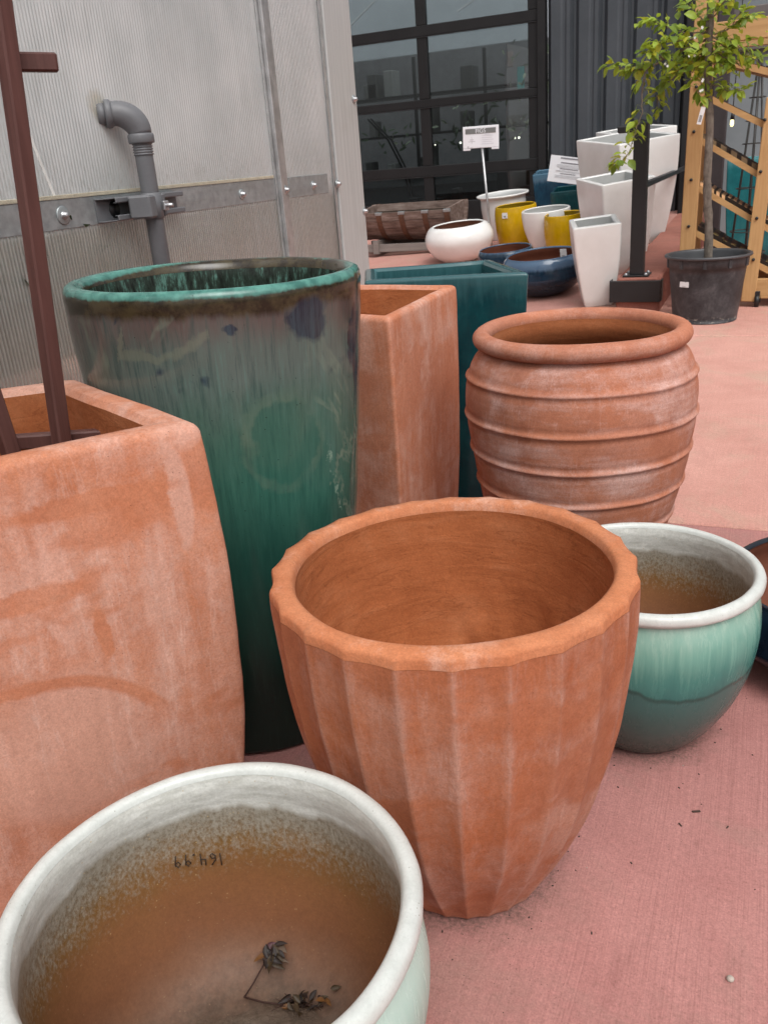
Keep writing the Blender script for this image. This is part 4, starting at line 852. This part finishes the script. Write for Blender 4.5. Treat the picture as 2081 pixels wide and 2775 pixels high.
lathe_thing('white_pot', 'white round pot with flared lip behind the yellow pot', 'pot', -2.94, 10.55, [(.20, .004), (.21, .02), (.245, .2), (.262, .36), (.262, .44), (.27, .47), (.302, .485), (.305, .50), (.29, .505), (.272, .495)], [(.272, .4945), (.25, .45), (.24, .2), (.15, .05), (.01, .05)], WHITE, WIN, 'white glazed pots')
yp = [(.19, .004), (.205, .015), (.225, .12), (.238, .25), (.236, .36), (.226, .425), (.222, .435), (.21, .437), (.203, .43)]; yi = [(.203, .4295), (.21, .38), (.215, .2), (.15, .05), (.01, .05)]
t = lathe_thing('yellow_pot', 'mustard yellow pot with a square white sticker below its rim', 'pot', -2.63, 9.95, yp, yi, YEL, YIN, 'yellow glazed pots')
sticker_on(t, -.065, -.232, .365, .065, .058, -.27, 0, True)
yp2 = [(a*.86, z*.93) for a, z in yp]; yi2 = [(a*.86, z*.93) for a, z in yi]
lathe_thing('yellow_pot', 'mustard yellow pot half hidden behind the small white tapered planter', 'pot', -1.94, 9.2, yp2, yi2, YEL, YIN, 'yellow glazed pots')
lathe_thing('white_pot', 'white egg shaped pot between the two yellow pots', 'pot', -2.19, 9.5, [(.13, .004), (.145, .015), (.19, .1), (.23, .22), (.25, .34), (.252, .41), (.247, .425), (.235, .427), (.228, .42)], [(.228, .4195), (.23, .35), (.2, .18), (.1, .05), (.01, .05)], WHITE, WIN, 'white glazed pots')
BW = glaze('blue_white_glaze', (.005, .013, .026), (.018, .05, .085), (.10, .17, .27), .07, .27, 4.0, 5)
t = low_bowl('blue_bowl', 'dark blue bowl with white tag hanging over its clay inside', (-1.76, 7.52, 0), .31, .335, BW, group='dark blue bowls', bulge=1.13, inner=DKCLAY)
sticker_on(t, .14, .15, .285, .055, .095, -.1, .15, True, 'price_tag')
low_bowl('blue_bowl', 'smaller dark blue bowl behind the tagged blue bowl', (-2.32, 8.35, 0), .25, .26, BW, group='dark blue bowls', bulge=1.08, inner=DKCLAY)
# white square planters
def wplanter(label, x, y, rz, w_, d_, H, base, tl=(0, 0), th=.035, name='white_planter', mats=None, group='white tapered planters', cat='planter', rc=.02):
    t = thing(name, label, cat, (x, y, 0), 0, group)
    P = [(-w_/2, -d_/2), (w_/2, -d_/2), (w_/2, d_/2), (-w_/2, d_/2)]
    square_pot(t, P, H, th, rc, lambda u: base+(1-base)*(1-(1-u)**1.8), mats or (WHITE, WIN), 10, .002, x*7, .010, 4, tl)
    on_ramp(t, x, y, rz); return t
wplanter('small white tapered square planter nearest the black post', -1.235, 7.06, rad(17), .355, .34, .63, .60, (0, .07), .042)
wplanter('middle white tapered square planter behind the smallest white one', -1.27, 8.25, rad(37), .50, .50, .80, .64, (.0, .07), .045)
wplanter('large white square planter with a teal box against its front', -1.36, 9.55, rad(45), .70, .72, 1.02, .66, (0, .07), .045)
wplanter('tallest white planter at the back by the dark steel wall', -1.42, 10.55, rad(40), .62, .62, 1.02, .70, (0, .04), .045)
wplanter('dark teal square planter partly behind the black post', -1.42, 8.95, rad(3), .50, .30, .72, .8, (0, .04), .03, 'teal_planter', (TEAL, TEAL), 'teal planters by the wall', rc=.012)
wplanter('dark teal square planter under the propped paper notice', -2.02, 10.45, rad(3), .60, .40, .50, .85, (0, .04), .03, 'teal_planter', (TEAL, TEAL), 'teal planters by the wall', rc=.012)
BLUE2 = glaze('blue_wall_glaze', (.008, .03, .06), (.022, .085, .14), (.10, .20, .28), .1, .6, 7.0)
wplanter('tall dark blue glazed planter by the door jamb', -2.42, 10.9, rad(5), .42, .36, .66, .85, (0, .04), .03, 'blue_planter', (BLUE2, BLUE2), 'blue planters by the wall', rc=.02)

def signs():
    t = thing('plant_sign', 'white FIGS plant sign on a thin grey metal pole', 'sign', (-2.86, 9.55, ramp(-2.86, 9.55)))
    b = MB(); z0 = -.0
    b.tube([(.045, 0, -.02), (-.041, 0, 1.10)], .0125, 10); b.obj('pole', ALU, t)
    M = Matrix.Translation((-.047, -.012, 1.17)) @ Matrix.Rotation(rad(.8), 4, 'Y')
    b = MB(); b.box(-.195, .195, -.008, .004, -.085, .128, .004, M); b.box(-.195, -.115, -.008, .004, -.105, -.086, .003, M); b.box(.115, .195, -.008, .004, -.105, -.086, .003, M); b.obj('sign_board', PAPER, t)
    b = MB(); b.box(-.165, .165, -.0105, -.0085, .055, .105, 0, M); b.obj('title_band', plain('grey_band', (.16, .165, .16), .6), t)
    text_mesh('FIGS', .060, 'title', PAPER, t, (-.045, -.024, 1.248), (pi/2, rad(-.8), 0))
    b = MB()
    for k in range(5): b.box(.01, .14-.02*(k % 2), -.0095, -.0085, .03-k*.02, .036-k*.02, 0, M)
    b.box(.04, .10, -.0096, -.0086, .043, .048, 0, M)
    b.obj('text_lines', plain('very_faint_ink', (.62, .62, .66), .7), t)
    b = MB(); b.box(-.10, -.095, -.0095, -.0085, -.04, .03, 0, M); b.box(-.135, -.06, -.0096, -.0086, -.022, -.016, 0, M); b.box(-.12, -.075, -.0097, -.0087, -.004, .002, 0, M); b.box(-.147, -.13, -.0098, -.0088, -.085, -.062, 0, M); b.box(-.125, -.085, -.0096, -.0086, -.078, -.074, 0, M); b.obj('plant_drawing', INKPALE, t)
    t = thing('paper_notice', 'white paper notice propped on the teal planter with faint printed lines', 'notice', (-2.135, 10.18, .955), 0)
    M = Matrix.Rotation(rad(-.5), 4, 'X') @ Matrix.Rotation(rad(10), 4, 'Y')
    b = MB(); b.box(-.20, .19, -.003, .003, -.135, .135, 0, M); b.obj('sheet', PAPER, t)
    b = MB(); b.box(-.09, .18, -.006, -.0035, .108, .122, 0, M); b.box(-.08, .16, -.006, -.0035, .062, .074, 0, M); b.box(-.08, .12, -.006, -.0035, .003, .011, 0, M); b.box(-.07, .10, -.006, -.0035, -.045, -.038, 0, M); b.obj('headings', plain('mid_ink', (.22, .22, .24), .7), t)
    b = MB()
    for z, a, c in ((.046, -.12, .17), (.034, -.12, .17), (.022, -.12, .15), (-.012, -.12, .13), (-.023, -.12, .16), (-.062, -.13, .15), (-.074, -.12, .12), (-.086, -.13, .14)): b.box(a, c, -.0055, -.0035, z-.002, z+.002, 0, M)
    b.obj('text_lines', INKPALE, t)
signs()

def barrel():
    x, y = -4.02, 10.2; t = thing('half_barrel_planter', 'weathered half barrel planter lying on its side on a wooden cradle', 'planter', (x, y, ramp(x, y)+.12))
    RB, L = .37, 1.25; wd = N('barrel_wood'); g = wd.noise(1, 6, .7, wd.map((3, 26, 26)), dist=.6); k = wd.noise(6, 4)
    wm = wd.fin(wd.ramp(wd.mth('ADD', wd.mth('MULTIPLY', g, .7), wd.mth('MULTIPLY', k, .3)), (.34, (.05, .035, .028)), (.5, (.17, .12, .10)), (.66, (.30, .24, .21))), .85, .2, wd.bump(g, .5, .006))
    b = MB(); nst = 12
    for s in range(nst):
        a0 = pi+pi*s/nst+.006; a1 = pi+pi*(s+1)/nst-.006; vs = []
        for i in range(13):
            u = i/12; xx = -L/2+L*u; rr = RB*(.94+.06*(1-(2*u-1)**2)); 
            for a, q in ((a0, rr), (a1, rr), (a1, rr-.028), (a0, rr-.028)): vs.append((xx, q*cos(a), q*sin(a)+.38))
        fs = []
        for i in range(12):
            for k2 in range(4): fs.append((i*4+k2, i*4+(k2+1) % 4, (i+1)*4+(k2+1) % 4, (i+1)*4+k2))
        fs += [(3, 2, 1, 0), (48, 49, 50, 51)]; b.add(vs, fs)
    b.obj('staves', wm, t)
    for e in (-1, 1):
        b = MB(); vs = [(e*(L/2-.04), 0, .38)]+[(e*(L/2-.04), RB*.915*cos(pi+pi*k/16), RB*.915*sin(pi+pi*k/16)+.38) for k in range(17)]; vs2 = [(v[0]-e*.03, v[1], v[2]) for v in vs]; n = len(vs)
        b.add(vs+vs2, [tuple(range(n)), tuple(range(2*n-1, n-1, -1))]+[(k, (k+1) % n, n+(k+1) % n, n+k) for k in range(n)]); b.obj('barrel_head', wm, t)
    rm = plain('rusty_hoop', (.12, .055, .032), .8, .2, .4, 25)
    for u in (.06, .30, .53, .76, .97):
        rr = RB*(.94+.06*(1-(2*u-1)**2))+.003; b = MB(); vs = []; xx = -L/2+L*u
        for k in range(25):
            a = pi+pi*k/24; vs += [(xx-.032, rr*cos(a), rr*sin(a)+.38), (xx+.032, rr*cos(a), rr*sin(a)+.38), (xx+.032, (rr+.004)*cos(a), (rr+.004)*sin(a)+.38), (xx-.032, (rr+.004)*cos(a), (rr+.004)*sin(a)+.38)]
        fs = []
        for i in range(24):
            for k2 in range(4): fs.append((i*4+k2, i*4+(k2+1) % 4, (i+1)*4+(k2+1) % 4, (i+1)*4+k2))
        fs += [(0, 1, 2, 3), (99, 98, 97, 96)]; b.add(vs, fs); h = b.obj('hoop', rm, t)
        b = MB(); b.box(xx-.04, xx+.04, -rr-.006, -rr+.03, .352, .384, .003); b.obj('hoop_clip', GALV, h)
    b = MB(); vs = [(xx, q*RB*.84, .30) for xx, q in ((-L/2+.08, -1), (L/2-.08, -1), (L/2-.08, 1), (-L/2+.08, 1))]; b.add(vs, [(0, 1, 2, 3)]); b.obj('soil', SOIL, t)
    for ch in t.children: ch.matrix_local = Matrix.Translation((0, 0, .38)) @ Matrix.Rotation(.09, 4, 'X') @ Matrix.Translation((0, 0, -.38))
    wg = wood('grey_cradle', (.13, .11, .10), (.25, .22, .20), 0)
    b = MB(); b.box(-.62, .62, -.30, -.26, -.10, -.01, .004); b.box(-.62, .62, .20, .24, -.10, -.01, .004); b.box(-.36, -.29, -.34, .28, -.12, .03, .004); b.box(.36, .43, -.34, .28, -.12, .03, .004); b.obj('cradle', wg, t)
barrel()

# ------------------------------------------------------------------ potted tree
TX, TY = -.40, 6.52
def nursery():
    t = thing('nursery_pot', 'black plastic nursery pot with scuffed sides holding a young tree', 'pot', (TX, TY, 0)); m = N('nursery_plastic')
    a = m.noise(7, 6, .7, dist=.6); f = m.noise(50, 4, .7); z = m.sep()[2]
    c = m.ramp(m.mth('ADD', m.mth('MULTIPLY', a, .75), m.mth('MULTIPLY', f, .25)), (.36, (.018, .018, .020)), (.52, (.042, .042, .046)), (.68, (.085, .083, .086)))
    sc = m.mth('MULTIPLY', m.ramp(m.noise(24, 5, .75, m.map((1, 1, 1.6))), (.54, 0.), (.6, 1.)), m.ramp(m.mth('MULTIPLY', z, 5), (.18, 1.), (.28, 0.)))
    c = m.mix(m.mth('MULTIPLY', sc, .7), c, (.24, .22, .19)); NM = m.fin(c, .5, .4, m.bump(f, .2, .004))
    b = MB(); b.lathe([(.205, 0), (.212, .006)]+[(.212+(.252-.212)*k/12, .006+.36*k/12) for k in range(13)]+[(.262, .368), (.266, .41), (.268, .432)], 72, 0, None, .002, 3); b.obj('tub', NM, t)
    b = MB(); b.lathe([(.268, .4322), (.282, .433), (.286, .440), (.284, .449), (.274, .452), (.262, .449), (.258, .44), (.256, .425), (.236, .30)], 72); b.obj('rim', plain('rim_plastic', (.055, .057, .062), .42, 0, .2, 10), t)
    b = MB(); b.lathe([(.252, .385), (.15, .392), (.05, .40), (.001, .402)], 40, 0, None, .008, 2); b.obj('soil', SOIL, t)
    for k in range(7):
        an = -pi/2+(k-3)*.62; b = MB(); M = Matrix.Rotation(an, 4, 'Z'); b.box(.255, .272, -.012, .012, .372, .43, .003, M); b.obj('rim_rib', NM, t)
    s = sticker_on(t, -.128, -.207, .272, .068, .036, -.52, -.08, False)
    text_mesh('-----', .016, 'sticker_print', INK, s, (-.130, -.2100, .262), (pi/2, 0, -.52))
nursery()
BR = {'main':[(-0.484,1.759),(-0.617,1.714),(-0.735,1.675),(-0.836,1.624),(-0.913,1.623),(-0.990,1.631),(-1.069,1.666)],
'droop':[(-0.836,1.624),(-0.862,1.556),(-0.869,1.467),(-0.856,1.375),(-0.891,1.277),(-0.926,1.139),(-0.984,1.067),(-1.034,1.061)],
'upl':[(-0.486,1.793),(-0.622,1.809),(-0.734,1.856),(-0.810,1.890),(-0.856,1.896)],
'topl':[(-0.489,1.852),(-0.555,1.901),(-0.612,1.958),(-0.641,1.995)],
'right':[(-0.475,1.766),(-0.348,1.727),(-0.237,1.639),(-0.154,1.580)],
'rup':[(-0.480,1.851),(-0.414,1.917),(-0.373,1.961)],
'rup2':[(-0.440,1.779),(-0.354,1.803),(-0.282,1.901)],
'rup3':[(-0.354,1.803),(-0.287,1.844),(-0.243,1.831)],
'low':[(-0.476,1.639),(-0.506,1.539),(-0.519,1.434),(-0.488,1.387)],
'rlow':[(-0.458,1.499),(-0.346,1.445),(-0.239,1.443)],
'lmid':[(-0.521,1.627),(-0.656,1.571),(-0.738,1.526),(-0.792,1.460),(-0.788,1.360)],
'c1':[(-0.477,1.724),(-0.570,1.692),(-0.651,1.658)],
'c2':[(-0.475,1.699),(-0.387,1.647),(-0.295,1.594),(-0.248,1.555)],
'c3':[(-0.482,1.809),(-0.547,1.766),(-0.656,1.761),(-0.748,1.763),(-0.804,1.752)],
'c4':[(-0.473,1.656),(-0.402,1.606),(-0.355,1.566)],
'c5':[(-0.479,1.750),(-0.401,1.716),(-0.345,1.684)],
'c6':[(-0.475,1.699),(-0.540,1.646),(-0.582,1.581)],
'c7':[(-0.735,1.675),(-0.782,1.689),(-0.830,1.703)],
'c8':[(-0.735,1.675),(-0.705,1.620),(-0.712,1.577)]}
def tree():
    t = thing('young_tree', 'young fruit tree with bright green leaves and small white blossoms', 'tree', (TX, TY, .38))
    bark = N('grey_bark'); g = bark.noise(1, 6, .7, bark.map((40, 40, 9))); k = bark.noise(20, 5, .7)
    BK = bark.fin(bark.ramp(bark.mth('ADD', bark.mth('MULTIPLY', g, .5), bark.mth('MULTIPLY', k, .5)), (.35, (.07, .055, .045)), (.55, (.17, .145, .12)), (.7, (.27, .24, .20))), .85, .2, bark.bump(g, .6, .006))
    b = MB(); pts = []; rr = []
    for i in range(40):
        u = i/39; z = .0+2.1*u; pts.append((-.0-.085*(z/1.55)+.006*sin(z*9), .006*cos(z*7), z)); rr.append((.036 if i == 0 else .0285-.008*u)*(1+.22*mn.noise(Vector((z*14, 1, 2)))))
    b.tube(pts, rr, 14); b.obj('trunk', BK, t)
    bb = MB(); lf = MB(); fl = MB(); bl = MB()
    for ki, (nm, pl) in enumerate(BR.items()):
        ph = R.uniform(-1, 1); off = {'main': -.02, 'droop': -.10}.get(nm, ph*.22); P = []; n = len(pl)
        for i, (x, z) in enumerate(pl):
            u = i/(n-1); yy = off*u if nm != 'droop' else -.05-.07*u
            P.append(Vector((x-TX, yy+R.gauss(0, .01), z-.38)))
        D = []
        for i in range(n-1):
            for k in range(5): D.append(P[i].lerp(P[i+1], k/5)+Vector((R.gauss(0, .003), R.gauss(0, .003), R.gauss(0, .003))))
        D.append(P[-1]); r0 = .008 if nm in ('main',) else .0048
        bb.tube(D, [r0*(1-.7*i/len(D)) for i in range(len(D))], 6)
        tot = sum((P[i+1]-P[i]).length for i in range(n-1)); cnt = int(tot/.0098)+5
        if nm in ('droop', 'main'): cnt = int(cnt*1.0)
        for k in range(cnt):
            u = (.14 if nm == 'main' else .05)+.95*R.random()**.8; u = min(u, 1); f = u*(len(D)-1); i = min(int(f), len(D)-2); q = D[i].lerp(D[i+1], f-i)
            bd = (D[i+1]-D[i]).normalized()
            a = R.uniform(0, 2*pi); tw = Vector((cos(a), sin(a)*.9, R.uniform(-.15, .8)))*R.uniform(.01, .055); e = q+tw
            if tw.length > .025: bb.tube([q, q+tw*.5+Vector((0, 0, .006)), e], .0013, 4, 1)
            d = (tw.normalized()*.8+bd*.5+Vector((R.gauss(0, .35), R.gauss(0, .35), R.uniform(-1.0, .25)))).normalized()
            L = R.uniform(.035, .085); leaf(lf, e, d, Vector((R.gauss(0, .5), R.gauss(-.35, .5), 1)), L, L*R.uniform(.48, .66), R.choice((0, 0, 1, 1, 1, 2)), R.uniform(.1, .5), R.uniform(.05, .5))
    for k in range(120):
        u = Vector((-.09+R.gauss(0, .14), R.gauss(0, .12), 1.30+R.gauss(0, .10))); L = R.uniform(.045, .09); leaf(lf, u, Vector((R.gauss(0, 1), R.gauss(0, 1), R.uniform(-1, .4))), Vector((R.gauss(0, .6), R.gauss(-.3, .6), 1)), L, L*R.uniform(.48, .66), R.choice((0, 1, 1, 2)), R.uniform(.1, .5), R.uniform(.05, .5))
    for cx, cz in ((-.09, 1.44), (-.18, 1.38), (-.19, 1.30), (-.095, 1.13), (-.10, 1.08), (-.29, 1.25)):
        for k in range(2):
            o = Vector((cx+R.gauss(0, .016), -.11+R.gauss(0, .02), cz+R.gauss(0, .016)))
            for p_ in range(5): a = p_*2*pi/5; leaf(fl, o, Vector((cos(a), -.4, sin(a))), Vector((0, -1, .3)), .009, .008, 0, .1, .1)
    bb.obj('branches', [plain('young_branch', (.17, .125, .085), .75), plain('green_twig', (.14, .17, .05), .6)], t)
    def lm(n, a, c):
        m = N(n); k = m.noise(14, 3); col = m.ramp(k, (.35, a), (.65, c)); d = m.b; m.fin(col, .42, .4)
        tr = m.n('BsdfTranslucent'); m.set(tr.inputs[0], m.mix(.5, col, (.35, .42, .03))); mx = m.n('MixShader'); mx.inputs[0].default_value = .45
        m.t.links.new(d.outputs[0], mx.inputs[1]); m.t.links.new(tr.outputs[0], mx.inputs[2]); m.t.links.new(mx.outputs[0], m.out.inputs[0]); return m.m
    lf.obj('foliage', [lm('leaf_green', (.12, .20, .03), (.20, .30, .04)), lm('leaf_lime', (.28, .40, .045), (.40, .52, .065)), lm('leaf_yellow', (.42, .43, .035), (.52, .50, .06))], t)
    fl.obj('blossoms', plain('white_petal', (.80, .80, .76), .6), t)
    M = Matrix.Translation((-.093, -.06, .935)) @ Matrix.Rotation(rad(13), 4, 'Y')
    b = MB(); b.box(-.014, .014, -.001, .001, -.052, .052, 0, M); tg = b.obj('hang_tag', STICK, t)
    b = MB()
    for k in range(9): b.box(-.008, .008, -.0022, -.0012, -.036+k*.0045, -.034+k*.0045, 0, M)
    b.obj('barcode', INK, tg)
tree()

# ------------------------------------------------------------------ wooden display rack
def rack():
    t = thing('wooden_display_rack', 'pine display rack on castors with sloping shelves of seed trays', 'rack', (0, 7.0, 0))
    PV = wood('pine_upright', (.42, .235, .095), (.56, .345, .155), 2, 1.2); PH = wood('pine_shelf', (.40, .225, .09), (.54, .335, .15), 0, 1.2)
    def slope(b, x0, z0, x1, z1, y0, y1, th):
        vs = [(x, y, z+dz) for dz in (-th, 0) for x, z in ((x0, z0), (x1, z1)) for y in (y0, y1)]
        b.add(vs, [(0, 1, 3, 2), (4, 6, 7, 5), (0, 2, 6, 4), (1, 5, 7, 3), (0, 4, 5, 1), (2, 3, 7, 6)])
    for y in (0, .55):
        b = MB(); b.beam((-.585, y+.03, .04), (-.555, y+.03, 2.35), .105, .06, (0, 1, 0), .004); b.obj('upright', PV, t)
        b = MB(); b.beam((-.135, y+.03, .04), (-.075, y+.03, 1.40), .095, .06, (0, 1, 0), .004); b.obj('upright', PV, t)
        b = MB(); b.beam((.42, y+.03, .04), (.43, y+.03, 1.30), .095, .06, (0, 1, 0), .004); b.obj('upright', PV, t)
        b = MB(); b.box(-.505, .6, y+.005, y+.055, 1.765, 1.892, .004); b.obj('top_board', PH, t)
        b = MB(); b.box(-.085, .40, y+.005, y+.055, .06, .20, .004); b.obj('bottom_board', PH, t)
    trm = []
    for k, (z0, z1) in enumerate(((1.72, 1.60), (1.475, 1.28), (1.185, .955), (.868, .645), (.553, .357))):
        sl_ = (z1-z0)/.36; X0, X1 = -.53, .42
        zz = lambda x: z0+sl_*(x+.53)
        for y in (.062, .49):
            b = MB(); slope(b, X0, zz(X0), X1, zz(X1), y, y+.022, .045); b.obj('shelf_rail', PH, t)
        b = MB(); slope(b, X0, zz(X0)-.03, X1, zz(X1)-.03, .086, .488, .012); b.obj('shelf_board', PH, t)
        cols = ((.42, .07, .05), (.36, .23, .11), (.34, .24, .14), (.48, .30, .16), (.50, .36, .12))[k]
        m = N('tray_stock_%s' % 'abcde'[k]); m.m.name = 'tray_stock'
        sx = m.mth('FRACT', m.mth('MULTIPLY', m.sep()[0], (12, 9, 14, 26, 16)[k])); sy = m.mth('FRACT', m.mth('MULTIPLY', m.sep()[1], (40, 26, 40, 22, 34)[k]))
        hole = m.mth('MULTIPLY', (.1, .2, .3, 1.0, .35)[k], m.mth('MULTIPLY', m.ramp(sx, (.42, 0.), (.46, 1.)), m.ramp(sy, (.42, 0.), (.46, 1.))))
        nn = m.noise(9, 3); cc = m.mix(m.ramp(nn, (.4, 0.), (.6, 1.)), cols, tuple(min(1, q*1.9) for q in cols))
        if k == 4: cc = m.mix(m.ramp(m.noise(6, 2), (.5, 0.), (.55, 1.)), cc, (.30, .07, .04))
        tm = m.fin(m.mix(hole, (.02, .012, .008), cc), .7, .3)
        for j in range(5):
            xa = X0+.01+j*.188; dz = R.uniform(.006, .016)+.024*(k > 1); b = MB(); slope(b, xa, zz(xa)-.006+dz, xa+.184, zz(xa+.184)-.006+dz, .088+.01*R.random(), .47, .032+.01*(k > 1)); b.obj('seed_tray', tm, t)
        for x in (-.577, -.12):
            b = MB(); b.tube([(x, -.012, zz(x)+.01), (x, -.001, zz(x)+.01)], .011, 10); b.obj('bolt', BLACK, t)
    for x in (-.075, .38):
        c = MB(); c.box(x-.02, x+.02, .0, .05, .075, .115, .004); c.box(x-.026, x-.018, .005, .045, .03, .08, .002); c.box(x+.018, x+.026, .005, .045, .03, .08, .002); cs = c.obj('castor', BLACK, t)
        b = MB(); b.tube([(x-.016, .02, .044), (x+.016, .02, .044)], .044, 20); b.obj('wheel', BLACK, cs)
rack()
# yard beyond the rack
b = MB(); b.box(-1.0, 6, 12.0, 12.2, 0, 4.2); tag(b.obj('grey_panel_wall', plain('blue_grey_panel', (.23, .255, .27), .55, 0, .12, 1.2)), 'blue grey panelled wall seen between the rack shelves', 'wall')
b = MB(); b.box(-1.0, 6, 11.9, 11.995, 2.05, 2.5, .01); b.box(-1.0, 6, 11.9, 11.995, 2.75, 2.8, .01); tag(b.obj('wall_beam', plain('taupe_beam', (.13, .115, .11), .6, 0, .2, 3)), 'brownish beam running along the grey wall above the rack', 'beam')
b = MB(); b.box(-1.06, -.60, 11.2, 11.3, 0.05, 3.4, .01); tag(b.obj('black_gate', plain('black_gate_paint', (.006, .006, .007), .6)), 'black gate leaf in the gap between steel wall and rack', 'gate')
b = MB(); b.box(-.60, -.47, 9.0, 9.12, 0, 3.0, .01); tag(b.obj('dark_column', plain('dark_plum_paint', (.035, .028, .030), .6, 0, .3, 5)), 'dark brown square column behind the young tree trunk', 'column')
TQ = glaze('turquoise_glaze', (.008, .10, .115), (.02, .17, .185), (.10, .28, .30), .25, .95, 3.0)
wplanter('big turquoise planter behind the rack shelves', .06, 10.3, 0, 1.1, .6, .95, .9, (0, 0), .04, 'turquoise_planter', (TQ, TQ), 'turquoise planters')
for o in bpy.data.objects:
    if o.name.startswith('turquoise_planter'): o.location.z = 0; o.rotation_quaternion = (1, 0, 0, 0)
def tower():
    t = thing('wire_plant_tower', 'tapered wire plant tower of metal rings behind the rack', 'plant support', (-.22, 8.7, 0)); WM = plain('dark_wire', (.05, .048, .045), .5, .6)
    for s in (-1, 1):
        b = MB(); b.tube([(.14*s, 0, .05), (.012*s, 0, 1.75)], .009, 8); b.obj('leg', WM, t)
        b = MB(); b.tube([(0, .14*s, .05), (0, .012*s, 1.75)], .009, 8); b.obj('leg', WM, t)
    for k in range(9):
        z = .2+k*.18; q = .14*(1-(z-.05)/1.85)+.03; b = MB(); b.tube([(q*cos(2*pi*i/24), q*sin(2*pi*i/24), z) for i in range(25)], .005, 6); b.obj('ring', WM, t)
tower()
def bulb():
    t = thing('hanging_bulb', 'small lit bulb hanging on a black cord behind the tree', 'lamp', (-.40, 8.5, 1.30))
    b = MB(); b.tube([(0.0, 0, .05), (.03, 0, 1.5)], .004, 6); b.obj('cord', BLACK, t)
    b = MB(); b.tube([(0, 0, .0), (.004, 0, .055)], [.018, .013], 12); b.obj('socket', BLACK, t)
    b = MB(); b.lathe([(.001, -.055), (.010, -.052), (.016, -.035), (.014, -.012), (.011, .002)], 14); b.obj('glass_bulb', emis('bulb_glow', (1., .92, .45), 1.6), t)
bulb()
# surroundings behind the camera and to the right that glass and glaze reflect
